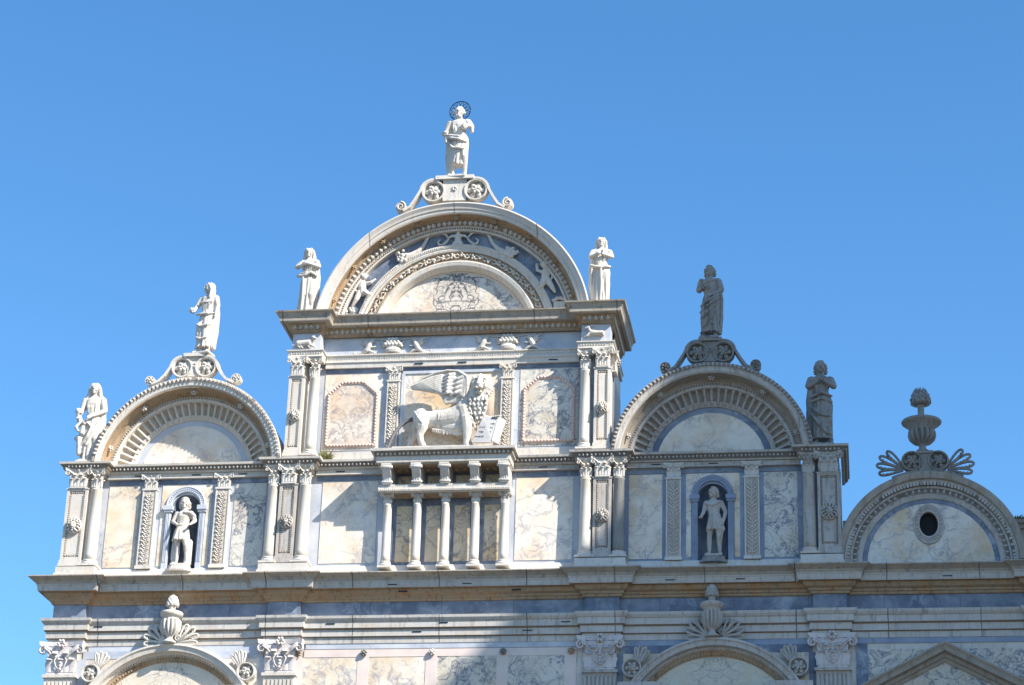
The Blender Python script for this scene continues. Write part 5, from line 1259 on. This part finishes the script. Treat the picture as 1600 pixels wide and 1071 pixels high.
for i in range(6):                                  # short feathers over the shoulder of the wing
    t = i/5; x0, y0 = 800-30*t, 175+190*t; x1, y1 = 655-8*t+25*abs(t-.5), 200+190*t
    T([(x0, y0, wd(x0)+.035), ((x0+x1)/2, (y0+y1)/2, wd(x0)+.075), (x1, y1, wd(x1)+.04)], [.045, .058, .026], 7, .6)
for i in range(4):
    t = i/3; x0, y0 = 890-20*t, 215+150*t
    T([(x0, y0, wd(x0)+.02), (x0-60, y0+20, wd(x0-60)+.07), (x0-120, y0+42, wd(x0-120)+.05)], [.05, .055, .03], 7, .6)
T([(900, 440, .16), (830, 455, .18), (760, 478, .20)], [.10, .085, .05], 8)
m.build('wing', SW, L, remesh=.012, smooth_it=1)
m = MB(); m.tube([LP(*p) for p in ((330, 610, .0), (260, 630, .02), (190, 690, .06), (140, 770, .12), (105, 860, .18), (75, 960, .22), (62, 1000, .24))], [.065, .06, .052, .045, .04, .036, .03], 9); m.build('tail', BRZ, L, label='dark weathered tail curling down to the ledge')
m = MB(); m.box(-1.36, 1.30, -.20, .46, -.09, .01); m.build('plinth', W_, L)
# open book
m = MB()
A = [LP(1120, 650, .30), LP(1285, 640, .22), LP(1238, 948, .48), LP(1025, 948, .50)]
off = Vector((0, -.06, 0))
m.add(A+[tuple(Vector(p)-Vector((0, .05, 0))) for p in A], [(0, 1, 2, 3), (7, 6, 5, 4), (0, 4, 5, 1), (1, 5, 6, 2), (2, 6, 7, 3), (3, 7, 4, 0)])
A2 = [LP(1283, 638, .23), LP(1362, 668, .12), LP(1305, 955, .40), LP(1238, 930, .49)]
m.add(A2+[tuple(Vector(p)-Vector((0, .06, 0))) for p in A2], [(0, 1, 2, 3), (7, 6, 5, 4), (0, 4, 5, 1), (1, 5, 6, 2), (2, 6, 7, 3), (3, 7, 4, 0)])
bk = m.build('open_book', GRB, L)
def carve(txt, u, v, size):                       # letters laid on the slanting page
    cu = bpy.data.curves.new('t', 'FONT'); cu.body = txt; cu.size = size; cu.extrude = .003; cu.align_x = 'CENTER'; cu.align_y = 'CENTER'
    o = bpy.data.objects.new('t', cu); COL.objects.link(o); dg = bpy.context.evaluated_depsgraph_get()
    me = bpy.data.meshes.new_from_object(o.evaluated_get(dg)); bpy.data.objects.remove(o); me.name = 'inscription'
    P = [Vector(p) for p in A]
    top = P[0].lerp(P[1], u); bot = P[3].lerp(P[2], u); pos = top.lerp(bot, v)
    ex = (P[2]-P[3]).normalized(); ey = (top-bot).normalized(); ez = ex.cross(ey).normalized()
    if ez.y < 0: ez = -ez
    for vv in me.vertices:
        q = pos+ex*vv.co.x+ey*vv.co.y+ez*(.008+vv.co.z); vv.co = (q.x, -q.y, q.z)
    ob = bpy.data.objects.new('inscription', me); COL.objects.link(ob); ob.parent = bk; me.materials.clear(); me.materials.append(DK)
for txt, u, v, s_ in (('PAX', .24, .42, .085), ('TIBI', .25, .60, .085), ('MARCE', .26, .78, .072), ('EVAN', .72, .28, .066), ('GELI', .71, .44, .066), ('STA', .70, .60, .066)): carve(txt, u, v, s_)

# ---- weed growing on the ledge
wd_ = MB(); rw = random.Random(4)
for i in range(120):
    a = rw.uniform(-1.0, 1.2); l = rw.uniform(.12, .42); b = rw.uniform(-.5, .5); x0 = rw.uniform(-.10, .14)
    tip = (x0+l*sin(a), b*l*.5+.02, l*cos(a)); mid = (x0+l*.5*sin(a*.7), b*l*.25, l*.55*cos(a*.7))
    w_ = rw.uniform(.008, .018)
    wd_.add([(x0-w_*.5, 0, 0), (x0+w_*.5, 0, 0), (mid[0]+w_, mid[1], mid[2]), tip, (mid[0]-w_, mid[1]+.01, mid[2])], [(0, 1, 2, 4), (4, 2, 3)])
pl = thing('wild_plant', 'dry green weed sprouting on the ledge below the left octagonal panel', 'plant', (-3.36, .12, 22.84)); wd_.build('leaves', LEAF, pl)
def weeds(loc, label, n, w, h, seed):
    m = MB(); r = random.Random(seed)
    for i in range(n):
        x0 = r.uniform(-w, w); l = r.uniform(.3, 1)*h; a = r.uniform(-.7, .7); t = .012
        m.add([(x0-t, 0, 0), (x0+t, 0, 0), (x0+l*sin(a)+t, r.uniform(-.05, .05), l*.6), (x0+1.3*l*sin(a), 0, l)], [(0, 1, 2, 3)])
    p = thing('wild_plant', label, 'plant', loc); m.build('leaves', LEAF, p)
weeds((15.0, -.78, 21.15), 'thin strip of weeds on the roof edge behind the far right gable', 160, .7, .14, 3)

# ================================================================== GROUND AND THE ADDED SLAB THAT THROWS THE SHADE
m = MB(); m.box(-700, 700, -700, 700, -.3, 0); gnd = m.build('ground', PAVE); gnd['kind'] = 'structure'
# unseen thin slab standing in for the neighbouring church, outlined to cast the shade edge
KD = 20.0
edge = [(-3.6, 12.5), (.05, 16.7), (.75, 17.4), (1.55, 18.1), (2.2, 18.7), (3.3, 19.6), (4.0, 20.7), (4.7, 22.8), (4.85, 27.6), (5.3, 29.5), (5.6, 34.0), (8.0, 37.5), (40, 37.5)]
P = [(x+TX*KD, z+TZ*KD) for x, z in edge]
poly = [(P[0][0], 0)]+P+[(P[-1][0], 0)]
m = MB(); m.prism(poly, KD-.6, KD)
ch = m.build('wall', BRICK)
CH = thing('church_shade_slab', 'thin red brick slab in place of the church outside the picture, shaped to shade the right side', 'building', (0, 0, 0)); ch.parent = CH
